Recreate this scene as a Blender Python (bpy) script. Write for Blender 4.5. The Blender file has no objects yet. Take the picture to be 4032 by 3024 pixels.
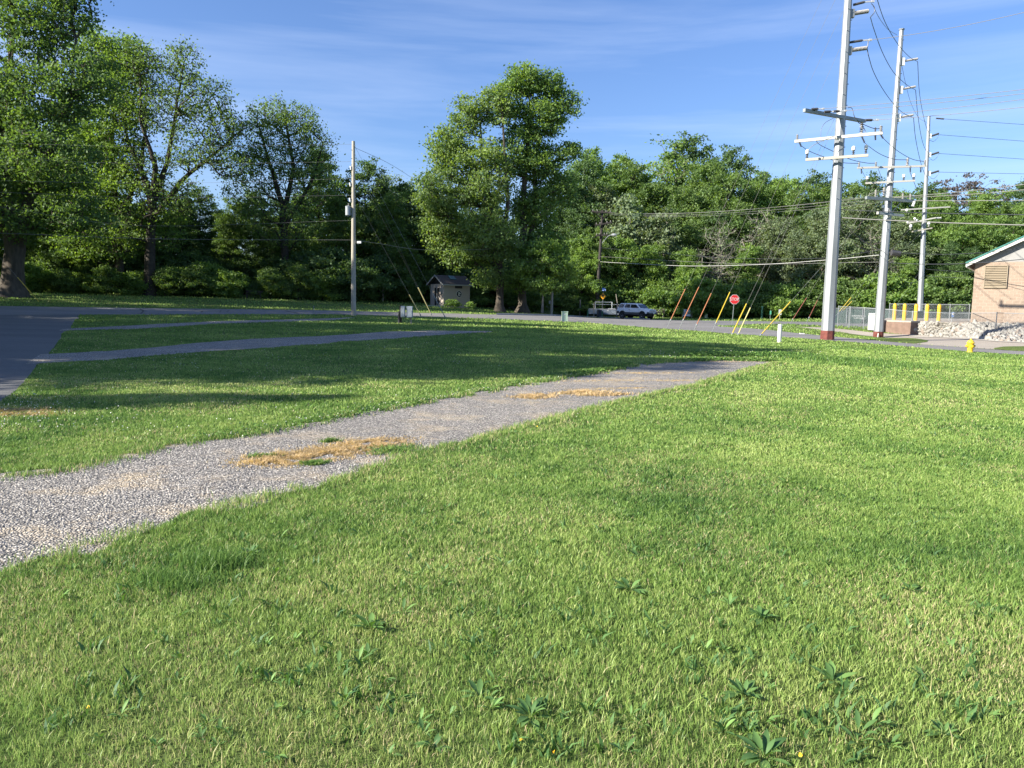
import bpy, bmesh, math, random
import numpy as np
from mathutils import Vector, Matrix

# ------------------------------------------------------------------ camera, world, sun, exposure
F, CX, CY = 3028.0, 2016.0, 1512.0
PITCH, ROLL, EYE = math.radians(6.2), math.radians(1.0), 1.6
scene = bpy.context.scene
COL = scene.collection
_f = Vector((0, math.cos(PITCH), -math.sin(PITCH)))
_u0 = Vector((0, math.sin(PITCH), math.cos(PITCH)))
_r0 = Vector((1, 0, 0))
RIGHT = _r0 * math.cos(ROLL) + _u0 * math.sin(ROLL)
UP = _u0 * math.cos(ROLL) - _r0 * math.sin(ROLL)
FWD = _f
cam = bpy.data.cameras.new("camera")
cam.lens = F / 4032 * 36.0
cam.sensor_width = 36.0
cam.clip_start, cam.clip_end = 0.1, 2000
camo = bpy.data.objects.new("camera", cam)
COL.objects.link(camo)
camo.matrix_world = Matrix(((RIGHT.x, UP.x, -FWD.x, 0), (RIGHT.y, UP.y, -FWD.y, 0), (RIGHT.z, UP.z, -FWD.z, EYE), (0, 0, 0, 1)))
scene.camera = camo

SUN_EL = math.radians(27)
SUN_DIR = Vector((-0.93, -0.37, 0)).normalized() * math.cos(SUN_EL) + Vector((0, 0, math.sin(SUN_EL)))
sun = bpy.data.lights.new("sun", 'SUN')
sun.energy = 5.0
sun.angle = math.radians(0.5)
sun.color = (1.0, 0.93, 0.80)
suno = bpy.data.objects.new("sun", sun)
COL.objects.link(suno)
suno.rotation_euler = SUN_DIR.to_track_quat('Z', 'Y').to_euler()

world = bpy.data.worlds.new("World")
scene.world = world
world.use_nodes = True
wn, wl = world.node_tree.nodes, world.node_tree.links
wn.clear()
sky = wn.new('ShaderNodeTexSky')
sky.sky_type = 'NISHITA'
sky.sun_disc = False
sky.sun_elevation = SUN_EL
sky.sun_rotation = math.atan2(SUN_DIR.x, SUN_DIR.y)
sky.air_density, sky.dust_density, sky.ozone_density = 1.15, 0.7, 2.6
wtint = wn.new('ShaderNodeMix'); wtint.data_type = 'RGBA'; wtint.blend_type = 'MULTIPLY'
wtint.inputs['Factor'].default_value = 1.0
wtint.inputs[7].default_value = (0.84, 1.0, 1.38, 1)
tc = wn.new('ShaderNodeTexCoord')
mp = wn.new('ShaderNodeMapping')
mp.inputs['Rotation'].default_value = (0.0, 0.13, 0.35)
mp.inputs['Scale'].default_value = (1.0, 1.3, 13.0)
nz = wn.new('ShaderNodeTexNoise')
nz.inputs['Scale'].default_value = 1.5
nz.inputs['Detail'].default_value = 6.0
nz.inputs['Roughness'].default_value = 0.55
nz.inputs['Distortion'].default_value = 0.4
cr = wn.new('ShaderNodeValToRGB')
cr.color_ramp.elements[0].position = 0.42
cr.color_ramp.elements[1].position = 0.85
cr.color_ramp.elements[0].color = (0, 0, 0, 1)
cr.color_ramp.elements[1].color = (0.34, 0.34, 0.34, 1)
cm = wn.new('ShaderNodeMix'); cm.data_type = 'RGBA'
cm.inputs[7].default_value = (7.0, 8.0, 10.0, 1)
bg = wn.new('ShaderNodeBackground')
bg.inputs['Strength'].default_value = 0.056
wo = wn.new('ShaderNodeOutputWorld')
wl.new(sky.outputs[0], wtint.inputs[6])
wl.new(tc.outputs['Generated'], mp.inputs[0])
wl.new(mp.outputs[0], nz.inputs['Vector'])
wl.new(nz.outputs['Fac'], cr.inputs[0])
wl.new(cr.outputs[0], cm.inputs[0])
wl.new(wtint.outputs[2], cm.inputs[6])
wl.new(cm.outputs[2], bg.inputs[0])
wl.new(bg.outputs[0], wo.inputs[0])

vs = scene.view_settings
vs.view_transform = 'Standard'; vs.look = 'None'; vs.gamma = 1.0; vs.use_curve_mapping = False
vs.exposure = 1.4
cy = scene.cycles
cy.max_bounces = 6; cy.diffuse_bounces = 3; cy.glossy_bounces = 2; cy.transmission_bounces = 4; cy.transparent_max_bounces = 8
cy.caustics_reflective = False; cy.caustics_refractive = False

R = random.Random(7)
rng = np.random.default_rng(11)

# ------------------------------------------------------------------ terrain
def P(px, py, Y):
    d = FWD + RIGHT * ((px - CX) / F) - UP * ((py - CY) / F)
    t = Y / d.y
    return Vector((d.x * t, Y, EYE + d.z * t))

_ctl = [(-10, 0, 0), (0, -5, 0), (10, 0, 0), (0, 5, 0), (-5, 8, 0), (6, 8, 0), (0, 12, 0), (-12, 12, .08), (14, 14, -.1),
        (-30, -20, .1), (30, -20, -.2), (0, -35, 0), (-60, 30, .6), (-90, 60, 1.6), (60, 15, -.8), (90, 40, -.8), (60, 50, -.5),
        (-60, 120, 4), (0, 125, 3), (60, 130, 3), (0, 180, 9), (80, 180, 10), (-90, 180, 9), (150, 120, 4), (-150, 110, 4), (100, 90, .3),
        (35, 62, -.3), (40, 75, -.1)]
for px, py, Y in [(3000, 1430, 21), (1930, 1305, 38), (250, 1400, 18.8), (0, 1560, 11.4), (250, 1290, 32), (1400, 1255, 52),
                  (1600, 1275, 46), (1390, 1243, 58), (300, 1240, 46), (0, 1206, 54), (0, 1240, 45), (1300, 1223, 68), (1650, 1249, 60), (1650, 1233, 69),
                  (2200, 1246, 80), (2200, 1269, 62), (2560, 1260, 85), (2520, 1257, 91), (2560, 1291, 56), (2720, 1303, 52), (3000, 1326, 46),
                  (3257, 1337, 43), (3457, 1336, 54.6), (3820, 1388, 36), (4032, 1398, 34.5), (3900, 1342, 46), (2880, 1282, 62), (3200, 1270, 84),
                  (0, 1151, 72), (500, 1160, 78), (1000, 1170, 82), (1500, 1190, 86), (1690, 1204, 86), (1965, 1228, 84), (2300, 1248, 96),
                  (3450, 1304, 58), (3345, 1292, 60), (3743, 1327, 50), (3100, 1300, 55)]:
    _ctl.append(tuple(P(px, py, Y)))
_C = np.array(_ctl)
def _U(r2):
    return np.where(r2 > 1e-9, 0.5 * r2 * np.log(np.maximum(r2, 1e-9)), 0)
_n = len(_C)
_S = 30.0
_xy = _C[:, :2] / _S
_K = _U(((_xy[:, None] - _xy[None]) ** 2).sum(2)) + np.eye(_n) * 0.01
_Pm = np.hstack([np.ones((_n, 1)), _xy])
_A = np.block([[_K, _Pm], [_Pm.T, np.zeros((3, 3))]])
_w = np.linalg.solve(_A, np.concatenate([_C[:, 2], np.zeros(3)]))
def T(x, y):
    x = np.atleast_1d(np.asarray(x, float)) / _S; y = np.atleast_1d(np.asarray(y, float)) / _S
    out = np.empty(x.shape)
    fx, fy, fo = x.ravel(), y.ravel(), out.ravel()
    for i in range(0, len(fx), 100000):
        a, b = fx[i:i + 100000], fy[i:i + 100000]
        r2 = (a[:, None] - _xy[:, 0]) ** 2 + (b[:, None] - _xy[:, 1]) ** 2
        fo[i:i + 100000] = _U(r2) @ _w[:_n] + _w[_n] + _w[_n + 1] * a + _w[_n + 2] * b
    return np.clip(fo.reshape(x.shape), -3, 12)
def TZ(x, y):
    return float(T(x, y)[0])
def G(px, py):
    d = FWD + RIGHT * ((px - CX) / F) - UP * ((py - CY) / F)
    ys = np.concatenate([np.arange(1.2, 30, .1), np.arange(30, 140, .25)])
    t = ys / d.y
    h = EYE + d.z * t - T(d.x * t, ys)
    k = np.argmax(h < 0) if (h < 0).any() else len(ys) - 1
    a, b = ys[max(k - 1, 0)], ys[k]
    for _ in range(14):
        m = (a + b) / 2; tt = m / d.y
        if EYE + d.z * tt - TZ(d.x * tt, m) < 0: b = m
        else: a = m
    tt = b / d.y
    return Vector((d.x * tt, b, TZ(d.x * tt, b)))
def GY(px, Y):
    """ground point on the column px at depth Y"""
    p = P(px, 1200, Y)
    for _ in range(3):
        z = TZ(p.x, Y)
        py = 1512 - 0
        # solve py so that P.z == z
        lo, hi = 0, 3000
        for _k in range(25):
            m = (lo + hi) / 2
            if P(px, m, Y).z > z: lo = m
            else: hi = m
        p = P(px, (lo + hi) / 2, Y)
    return Vector((p.x, Y, TZ(p.x, Y)))

# ------------------------------------------------------------------ materials
MATS = {}
def mat(name, col, rough=0.7, metal=0.0, var=0.0, scale=3.0, bump=0.0, bscale=20.0, spec=0.5, col2=None, detail=4.0, stretch=None):
    if name in MATS: return MATS[name]
    m = bpy.data.materials.new(name); m.use_nodes = True
    n, l = m.node_tree.nodes, m.node_tree.links
    b = n['Principled BSDF']
    b.inputs['Base Color'].default_value = (*col, 1)
    b.inputs['Roughness'].default_value = rough
    b.inputs['Metallic'].default_value = metal
    b.inputs['Specular IOR Level'].default_value = spec
    if var or col2 or bump:
        t = n.new('ShaderNodeTexCoord'); mpp = n.new('ShaderNodeMapping')
        l.new(t.outputs['Object'], mpp.inputs[0])
        if stretch: mpp.inputs['Scale'].default_value = stretch
    if var or col2:
        nn = n.new('ShaderNodeTexNoise'); nn.inputs['Scale'].default_value = scale; nn.inputs['Detail'].default_value = detail
        l.new(mpp.outputs[0], nn.inputs['Vector'])
        rr = n.new('ShaderNodeValToRGB')
        rr.color_ramp.elements[0].position = 0.3; rr.color_ramp.elements[1].position = 0.7
        c2 = col2 if col2 else tuple(min(1, c * (1 + var)) for c in col)
        c1 = tuple(c * (1 - var) for c in col)
        rr.color_ramp.elements[0].color = (*c1, 1); rr.color_ramp.elements[1].color = (*c2, 1)
        l.new(nn.outputs['Fac'], rr.inputs[0]); l.new(rr.outputs[0], b.inputs['Base Color'])
    if bump:
        bn = n.new('ShaderNodeTexNoise'); bn.inputs['Scale'].default_value = bscale; bn.inputs['Detail'].default_value = 5
        l.new(mpp.outputs[0], bn.inputs['Vector'])
        bb = n.new('ShaderNodeBump'); bb.inputs['Strength'].default_value = bump; bb.inputs['Distance'].default_value = 0.02
        l.new(bn.outputs['Fac'], bb.inputs['Height']); l.new(bb.outputs[0], b.inputs['Normal'])
    MATS[name] = m
    return m

def leaf_mat(name, c, trans=0.4, c2=None):
    if name in MATS: return MATS[name]
    m = bpy.data.materials.new(name); m.use_nodes = True
    n, l = m.node_tree.nodes, m.node_tree.links
    n.clear()
    o = n.new('ShaderNodeOutputMaterial')
    at = n.new('ShaderNodeAttribute'); at.attribute_name = 'tint'
    ramp = n.new('ShaderNodeValToRGB')
    e = ramp.color_ramp.elements
    c2 = c2 or (min(1, c[0] * 1.75), min(1, c[1] * 1.45), c[2] * 1.2)
    e[0].color = (c[0] * .55, c[1] * .6, c[2] * .75, 1); e[1].color = (*c2, 1)
    l.new(at.outputs['Fac'], ramp.inputs[0])
    d = n.new('ShaderNodeBsdfDiffuse'); t = n.new('ShaderNodeBsdfTranslucent'); g = n.new('ShaderNodeBsdfGlossy')
    g.inputs['Roughness'].default_value = 0.6; g.inputs['Color'].default_value = (.9, .95, 1, 1)
    tm = n.new('ShaderNodeMix'); tm.data_type = 'RGBA'; tm.blend_type = 'MULTIPLY'; tm.inputs[0].default_value = 1
    tm.inputs[7].default_value = (1.5, 1.5, .55, 1)
    l.new(ramp.outputs[0], tm.inputs[6])
    l.new(ramp.outputs[0], d.inputs[0]); l.new(tm.outputs[2], t.inputs[0])
    mx = n.new('ShaderNodeMixShader'); mx.inputs[0].default_value = trans
    l.new(d.outputs[0], mx.inputs[1]); l.new(t.outputs[0], mx.inputs[2])
    m2 = n.new('ShaderNodeMixShader'); m2.inputs[0].default_value = 0.02
    l.new(mx.outputs[0], m2.inputs[1]); l.new(g.outputs[0], m2.inputs[2])
    l.new(m2.outputs[0], o.inputs[0])
    MATS[name] = m
    return m

class NT:
    """small helper to write node trees"""
    def __init__(s, name):
        s.m = bpy.data.materials.new(name); s.m.use_nodes = True
        s.n, s.l = s.m.node_tree.nodes, s.m.node_tree.links
        s.b = s.n['Principled BSDF']
        s.tc = s.n.new('ShaderNodeTexCoord')
    def noise(s, scale, detail=4, rough=.5, vec=None, dist=0):
        q = s.n.new('ShaderNodeTexNoise'); q.inputs['Scale'].default_value = scale; q.inputs['Detail'].default_value = detail
        q.inputs['Roughness'].default_value = rough; q.inputs['Distortion'].default_value = dist
        s.l.new(vec or s.tc.outputs['Object'], q.inputs['Vector']); return q.outputs['Fac']
    def vor(s, scale, vec=None, out='Color'):
        q = s.n.new('ShaderNodeTexVoronoi'); q.inputs['Scale'].default_value = scale
        s.l.new(vec or s.tc.outputs['Object'], q.inputs['Vector']); return q.outputs[out]
    def map(s, sc=(1, 1, 1), rot=(0, 0, 0)):
        q = s.n.new('ShaderNodeMapping'); q.inputs['Scale'].default_value = sc; q.inputs['Rotation'].default_value = rot
        s.l.new(s.tc.outputs['Object'], q.inputs[0]); return q.outputs[0]
    def ramp(s, fac, stops):
        q = s.n.new('ShaderNodeValToRGB'); e = q.color_ramp.elements
        while len(e) < len(stops): e.new(0.5)
        for k, (p_, c_) in enumerate(stops):
            e[k].position = p_; e[k].color = (*c_, 1) if not isinstance(c_, (int, float)) else (c_, c_, c_, 1)
        s.l.new(fac, q.inputs[0]); return q.outputs[0]
    def mix(s, fac, a, b, mode='MIX'):
        q = s.n.new('ShaderNodeMix'); q.data_type = 'RGBA'; q.blend_type = mode
        for i, v in ((0, fac), (6, a), (7, b)):
            if isinstance(v, tuple): q.inputs[i].default_value = (*v, 1)
            elif isinstance(v, (int, float)): q.inputs[i].default_value = v
            else: s.l.new(v, q.inputs[i])
        return q.outputs[2]
    def bump(s, h, strength, dist=.02):
        q = s.n.new('ShaderNodeBump'); q.inputs['Strength'].default_value = strength; q.inputs['Distance'].default_value = dist
        s.l.new(h, q.inputs['Height']); s.l.new(q.outputs[0], s.b.inputs['Normal'])
    def col(s, c, rough=.9, spec=.3):
        s.l.new(c, s.b.inputs['Base Color']); s.b.inputs['Roughness'].default_value = rough
        s.b.inputs['Specular IOR Level'].default_value = spec
        return s.m

def m_lawn():
    q = NT('lawn_grass')
    big = q.noise(.13, 4, .6)
    c = q.ramp(big, [(.35, (.085, .13, .035)), (.52, (.11, .16, .04)), (.68, (.15, .19, .055))])
    mid = q.noise(1.1, 5, .65)
    c = q.mix(q.ramp(mid, [(.45, 0.), (.75, .75)]), c, (.14, .155, .06))
    c = q.mix(q.ramp(q.noise(.55, 5, .7), [(.60, 0.), (.74, .45)]), c, (.05, .115, .022))
    c = q.mix(q.ramp(q.noise(.30, 6, .7, dist=1.), [(.68, 0.), (.76, .7)]), c, (.25, .185, .095))
    fine = q.noise(28, 4, .75)
    c = q.mix(.75, c, q.ramp(fine, [(.3, .45), (.7, 1.55)]), 'MULTIPLY')
    q.bump(q.noise(22, 5, .8), .9, .05)
    return q.col(c, .95, .1)
def m_gravel(name, tint=(1, 1, 1), dust=.5):
    q = NT(name)
    v = q.vor(62)
    sep = q.n.new('ShaderNodeSeparateColor'); q.l.new(v, sep.inputs[0])
    c = q.ramp(sep.outputs[0], [(0., (.07, .066, .064)), (.35, (.17, .16, .15)), (.7, (.29, .27, .25)), (.93, (.46, .43, .39)), (1., (.62, .58, .52))])
    d = q.vor(62, out='Distance')
    c = q.mix(q.ramp(d, [(.35, 0.), (.75, .8)]), c, (.03, .03, .033))
    c = q.mix(q.ramp(q.noise(1.3, 6, .7), [(.5, 0.), (.74, dust)]), c, (.42, .33, .21))
    c = q.mix(q.ramp(q.noise(.35, 5, .6), [(.3, .3), (.6, 0.)]), c, (.10, .095, .09))
    c = q.mix(1.0, c, tuple(tint), 'MULTIPLY')
    inv = q.n.new('ShaderNodeMath'); inv.operation = 'SUBTRACT'; inv.inputs[0].default_value = 1; q.l.new(d, inv.inputs[1])
    q.bump(inv.outputs[0], 1.0, .018)
    return q.col(c, .85, .3)
def m_asphalt(name, base, light, crack=True):
    q = NT(name)
    c = q.ramp(q.noise(.35, 5, .6, q.map((.3, 1.6, 1))), [(.3, base), (.72, light)])
    c = q.mix(.8, c, q.ramp(q.noise(45, 3, .8), [(.3, .6), (.7, 1.4)]), 'MULTIPLY')
    q.bump(q.noise(60, 3, .8), .4, .01)
    return q.col(c, .85, .35)
def m_blocks():
    q = NT('split_face_blocks')
    sx = q.n.new('ShaderNodeSeparateXYZ'); q.l.new(q.tc.outputs['Object'], sx.inputs[0])
    ad = q.n.new('ShaderNodeMath'); ad.operation = 'ADD'; q.l.new(sx.outputs[0], ad.inputs[0]); q.l.new(sx.outputs[1], ad.inputs[1])
    cb = q.n.new('ShaderNodeCombineXYZ'); q.l.new(ad.outputs[0], cb.inputs[0]); q.l.new(sx.outputs[2], cb.inputs[1])
    b = q.n.new('ShaderNodeTexBrick'); q.l.new(cb.outputs[0], b.inputs['Vector'])
    b.inputs['Scale'].default_value = 1.0; b.inputs['Brick Width'].default_value = .405; b.inputs['Row Height'].default_value = .2
    b.inputs['Mortar Size'].default_value = .012; b.inputs['Mortar Smooth'].default_value = .2
    b.inputs['Color1'].default_value = (.27, .205, .16, 1); b.inputs['Color2'].default_value = (.30, .235, .185, 1)
    b.inputs['Mortar'].default_value = (.37, .30, .24, 1)
    c = q.mix(.5, b.outputs[0], q.ramp(q.noise(9, 5, .7), [(.3, .8), (.7, 1.2)]), 'MULTIPLY')
    h = q.mix(.4, b.outputs['Fac'], q.noise(30, 4, .7))
    q.bump(h, .5, -.02)
    return q.col(c, .9, .2)

M_LAWN = m_lawn()
M_GRAVEL = m_gravel('pad_gravel', (1.6, 1.58, 1.53), .6)
M_GRAVEL2 = m_gravel('far_pad_gravel', (1.7, 1.66, 1.6), .5)
M_ASPH = m_asphalt('old_asphalt', (.155, .15, .146), (.225, .215, .21))
M_DRIVE = m_asphalt('drive_asphalt', (.10, .10, .098), (.15, .148, .143))
M_NEWASPH = m_asphalt('road_asphalt', (.14, .138, .138), (.19, .187, .187))
M_CONC = m_asphalt('concrete', (.30, .26, .22), (.38, .34, .285))
M_BLOCK = m_blocks()
GALV = mat('galvanised_steel', (.25, .27, .29), .5, .25, var=.22, scale=1.2, stretch=(1, 1, .25))
GALVD = mat('grey_steel_tube', (.24, .27, .28), .5, .3, var=.15)
WHITEARM = mat('white_fibreglass', (.36, .355, .33), .5)
CREAM = mat('cream_fibreglass', (.33, .31, .26), .5)
RUBBER = mat('dark_polymer', (.05, .05, .055), .5)
PORC = mat('grey_porcelain', (.33, .32, .31), .35)
PORCW = mat('white_cap', (.8, .8, .78), .4)
STEELW = mat('bright_steel', (.6, .6, .6), .4, .4)
WIREM = mat('dark_cable', (.055, .06, .07), .5, .2)
WIREL = mat('bare_aluminium_wire', (.27, .265, .25), .5, .3)
REDB = mat('oxide_red_coating', (.13, .036, .028), .85, var=.35, scale=6)
YEL = mat('yellow_plastic', (.56, .42, .05), .45)
YEL2 = mat('safety_yellow', (.68, .44, .03), .45)
ORG = mat('orange_plastic', (.42, .17, .09), .5)
REDG = mat('dull_red_plastic', (.27, .10, .08), .5)
PALEY = mat('pale_yellow_plastic', (.62, .55, .25), .5)
WOODG = mat('weathered_wood', (.30, .27, .22), .85, var=.25, scale=4, stretch=(3, 3, .3), bump=.3)
WOODP = mat('grey_wood_pole', (.36, .335, .28), .85, var=.18, scale=3, stretch=(4, 4, .2), bump=.3)
WOODD = mat('dark_creosote_wood', (.035, .03, .028), .85, var=.3, scale=3, stretch=(4, 4, .3))
BARK = mat('bark', (.075, .062, .048), .95, var=.35, scale=2.5, bump=.8, bscale=6, stretch=(2, 2, .5))
BARKP = mat('pale_bark', (.19, .175, .15), .9, var=.3, scale=2)
BARKD = mat('dark_bark', (.045, .038, .03), .95, var=.3, scale=3)
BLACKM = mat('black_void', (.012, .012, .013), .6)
WHITEP = mat('white_paint', (.60, .60, .585), .45)

# ------------------------------------------------------------------ object helpers
def tag(o, label=None, cat=None, group=None, kind=None):
    if label: o['label'] = label
    if cat: o['category'] = cat
    if group: o['group'] = group
    if kind: o['kind'] = kind
    return o
def empty(name, loc, rz=0, label=None, cat=None, group=None):
    o = bpy.data.objects.new(name, None); COL.objects.link(o)
    o.location = loc; o.rotation_euler = (0, 0, rz); o.empty_display_size = .2
    return tag(o, label, cat, group)
class MB:
    def __init__(s): s.v = []; s.f = []
    def add(s, vs_, fs):
        k = len(s.v); s.v += [tuple(v) for v in vs_]; s.f += [tuple(i + k for i in f) for f in fs]; return s
    def box(s, c, size, ax=None):
        c = Vector(c); X, Y, Z = ax or (Vector((1, 0, 0)), Vector((0, 1, 0)), Vector((0, 0, 1)))
        a, b, d = (q / 2 for q in size)
        vs_ = [c + X * (a * i) + Y * (b * j) + Z * (d * k) for i in (-1, 1) for j in (-1, 1) for k in (-1, 1)]
        return s.add(vs_, [(0, 1, 3, 2), (4, 6, 7, 5), (0, 4, 5, 1), (2, 3, 7, 6), (0, 2, 6, 4), (1, 5, 7, 3)])
    def beam(s, p, q, w, h):
        p, q = Vector(p), Vector(q); X = (q - p); L = X.length; X.normalize()
        Y = Vector((0, 0, 1)).cross(X)
        if Y.length < .05: Y = Vector((0, 1, 0))
        Y.normalize(); Z = X.cross(Y)
        return s.box((p + q) / 2, (L, w, h), (X, Y, Z))
    def cyl(s, p, q, r0, r1=None, n=8, caps=True, rot=0.0):
        r1 = r0 if r1 is None else r1
        p, q = Vector(p), Vector(q); X = (q - p).normalized()
        A = X.cross(Vector((0, 0, 1)) if abs(X.z) < .9 else Vector((1, 0, 0))).normalized(); B = X.cross(A)
        vs_ = []
        for c, r in ((p, r0), (q, r1)):
            for k in range(n):
                a = 2 * math.pi * k / n + rot
                vs_.append(c + A * (r * math.cos(a)) + B * (r * math.sin(a)))
        fs = [(k, (k + 1) % n, n + (k + 1) % n, n + k) for k in range(n)]
        if caps: fs += [tuple(range(n))[::-1], tuple(range(n, 2 * n))]
        return s.add(vs_, fs)
    def tube(s, pts, r, n=5):
        pts = [Vector(p) for p in pts]; rings = []
        for i, p in enumerate(pts):
            X = (pts[min(i + 1, len(pts) - 1)] - pts[max(i - 1, 0)]).normalized()
            A = X.cross(Vector((0, 0, 1)) if abs(X.z) < .95 else Vector((1, 0, 0))).normalized(); B = X.cross(A)
            rr = r[i] if isinstance(r, (list, tuple)) else r
            rings.append([p + A * (rr * math.cos(2 * math.pi * k / n)) + B * (rr * math.sin(2 * math.pi * k / n)) for k in range(n)])
        vs_ = [v for g in rings for v in g]
        fs = [(i * n + k, i * n + (k + 1) % n, (i + 1) * n + (k + 1) % n, (i + 1) * n + k) for i in range(len(pts) - 1) for k in range(n)]
        fs += [tuple(range(n))[::-1], tuple(range((len(pts) - 1) * n, len(pts) * n))]
        return s.add(vs_, fs)
    def lathe(s, p, prof, n=12, axis=Vector((0, 0, 1))):
        p = Vector(p); X = axis.normalized()
        A = X.cross(Vector((1, 0, 0)) if abs(X.x) < .9 else Vector((0, 1, 0))).normalized(); B = X.cross(A)
        vs_ = []
        for r, z in prof:
            for k in range(n):
                a = 2 * math.pi * k / n
                vs_.append(p + X * z + A * (r * math.cos(a)) + B * (r * math.sin(a)))
        m = len(prof)
        fs = [(i * n + k, i * n + (k + 1) % n, (i + 1) * n + (k + 1) % n, (i + 1) * n + k) for i in range(m - 1) for k in range(n)]
        fs += [tuple(range(n))[::-1], tuple(range((m - 1) * n, m * n))]
        return s.add(vs_, fs)
    def prism(s, poly, ext):
        """poly: list of 3D points; ext: extrusion vector"""
        n = len(poly); ext = Vector(ext)
        vs_ = [Vector(p) for p in poly] + [Vector(p) + ext for p in poly]
        return s.add(vs_, [tuple(range(n)), tuple(range(n, 2 * n))[::-1]] + [(k, n + k, n + (k + 1) % n, (k + 1) % n) for k in range(n)])
    def build(s, name, m, parent=None, smooth=False, local=False, bevel=0):
        me = bpy.data.meshes.new(name)
        off = Vector((0, 0, 0))
        if parent is not None and not local:
            q = parent
            while q is not None: off += q.location; q = q.parent
        me.from_pydata([tuple(Vector(v) - off) for v in s.v], [], s.f)
        bm = bmesh.new(); bm.from_mesh(me); bmesh.ops.recalc_face_normals(bm, faces=bm.faces); bm.to_mesh(me); bm.free()
        me.materials.append(m)
        if smooth: me.polygons.foreach_set('use_smooth', [True] * len(me.polygons))
        o = bpy.data.objects.new(name, me); COL.objects.link(o)
        if parent is not None: o.parent = parent
        if bevel:
            b = o.modifiers.new('bevel', 'BEVEL'); b.width = bevel; b.segments = 2; b.limit_method = 'ANGLE'
        return o
def np_mesh(name, V, counts, idx, m, tint=None, smooth=False):
    me = bpy.data.meshes.new(name)
    me.vertices.add(len(V)); me.vertices.foreach_set('co', np.ascontiguousarray(V, dtype=np.float32).ravel())
    me.loops.add(len(idx)); me.loops.foreach_set('vertex_index', np.asarray(idx, dtype=np.int32))
    me.polygons.add(len(counts))
    st = np.concatenate([[0], np.cumsum(counts)[:-1]]).astype(np.int32)
    me.polygons.foreach_set('loop_start', st)
    if smooth: me.polygons.foreach_set('use_smooth', np.ones(len(counts), bool))
    me.update(calc_edges=True)
    if tint is not None:
        a = me.attributes.new('tint', 'FLOAT', 'POINT'); a.data.foreach_set('value', np.asarray(tint, dtype=np.float32))
    me.materials.append(m)
    return me
def link(name, me, parent=None):
    o = bpy.data.objects.new(name, me); COL.objects.link(o)
    if parent is not None: o.parent = parent
    return o
def text_obj(txt, size, name, m, parent, loc, rot, sx=1.0, ext=.004):
    cu = bpy.data.curves.new(name, 'FONT'); cu.body = txt; cu.size = size; cu.extrude = ext
    cu.align_x = 'CENTER'; cu.align_y = 'CENTER'; cu.resolution_u = 2
    tmp = bpy.data.objects.new('tmp_text', cu); COL.objects.link(tmp)
    dg = bpy.context.evaluated_depsgraph_get()
    me = bpy.data.meshes.new_from_object(tmp.evaluated_get(dg))
    bpy.data.objects.remove(tmp)
    me.materials.clear(); me.materials.append(m)
    o = link(name, me, parent); o.location = loc; o.rotation_euler = rot; o.scale = (sx, 1, 1)
    return o

# ------------------------------------------------------------------ ground sheets
def axis(lim, fine, far, step0, grow):
    a = [0.]; st = step0
    while a[-1] < lim:
        if a[-1] > fine: st *= grow
        a.append(a[-1] + min(st, far))
    return a
ax_ = axis(230, 45, 12, 1.0, 1.12)
gx = np.array([-v for v in ax_[:0:-1]] + ax_)
gy = np.concatenate([-np.array(axis(60, 5, 10, 1.5, 1.3))[:0:-1], np.array(axis(260, 100, 12, 1.0, 1.15))])
XX, YY = np.meshgrid(gx, gy)
ZZ = T(XX, YY)
nx_, ny_ = len(gx), len(gy)
I = np.arange(nx_ * ny_).reshape(ny_, nx_)
quads = np.stack([I[:-1, :-1], I[:-1, 1:], I[1:, 1:], I[1:, :-1]], -1).reshape(-1, 4)
me = np_mesh('lawn_ground', np.stack([XX, YY, ZZ], -1).reshape(-1, 3), np.full(len(quads), 4), quads.ravel(), M_LAWN, smooth=True)
tag(link('ground', me), 'mown green lawn sloping gently away toward the road and woods', None, None, 'structure')

def resample(pts, n):
    pts = np.array([(p.x, p.y) for p in pts]); d = np.concatenate([[0], np.cumsum(np.linalg.norm(np.diff(pts, axis=0), axis=1))])
    t = np.linspace(0, d[-1], n)
    return np.stack([np.interp(t, d, pts[:, 0]), np.interp(t, d, pts[:, 1])], 1)
POLYS = []
def strip(name, top, bot, m, off, label, n=80, k=6, jit=0.0, world_pts=False, kind='structure', block=True, seed=1, cat=None, ext=None):
    wa = list(top) if world_pts else [G(*p) for p in top]; wb = list(bot) if world_pts else [G(*p) for p in bot]
    if ext: wa.insert(0, wa[0] + Vector(ext)); wb.insert(0, wb[0] + Vector(ext))
    a = resample(wa, n); b = resample(wb, n)
    if jit:
        rg = np.random.default_rng(seed)
        for q in (a, b):
            w = np.zeros(n)
            for fr in (n // 3, n // 8):
                w += np.interp(np.arange(n), np.linspace(0, n - 1, fr), rg.normal(0, jit * (1 if fr > n // 5 else 1.4), fr))
            dvec = (b - a); dvec /= np.maximum(np.linalg.norm(dvec, axis=1, keepdims=True), 1e-6)
            q += dvec * w[:, None]
    if block: POLYS.append(np.concatenate([a, b[::-1]]))
    t = np.linspace(0, 1, k + 1)
    pts = a[:, None] * (1 - t[None, :, None]) + b[:, None] * t[None, :, None]
    z = T(pts[..., 0], pts[..., 1]) + off
    V = np.concatenate([pts, z[..., None]], -1).reshape(-1, 3)
    J = np.arange(n * (k + 1)).reshape(n, k + 1)
    q = np.stack([J[:-1, :-1], J[:-1, 1:], J[1:, 1:], J[1:, :-1]], -1).reshape(-1, 4)
    o = link(name, np_mesh(name, V, np.full(len(q), 4), q[:, ::-1].ravel(), m, smooth=True))
    tag(o, label, cat, None, kind)
    return o
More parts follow.
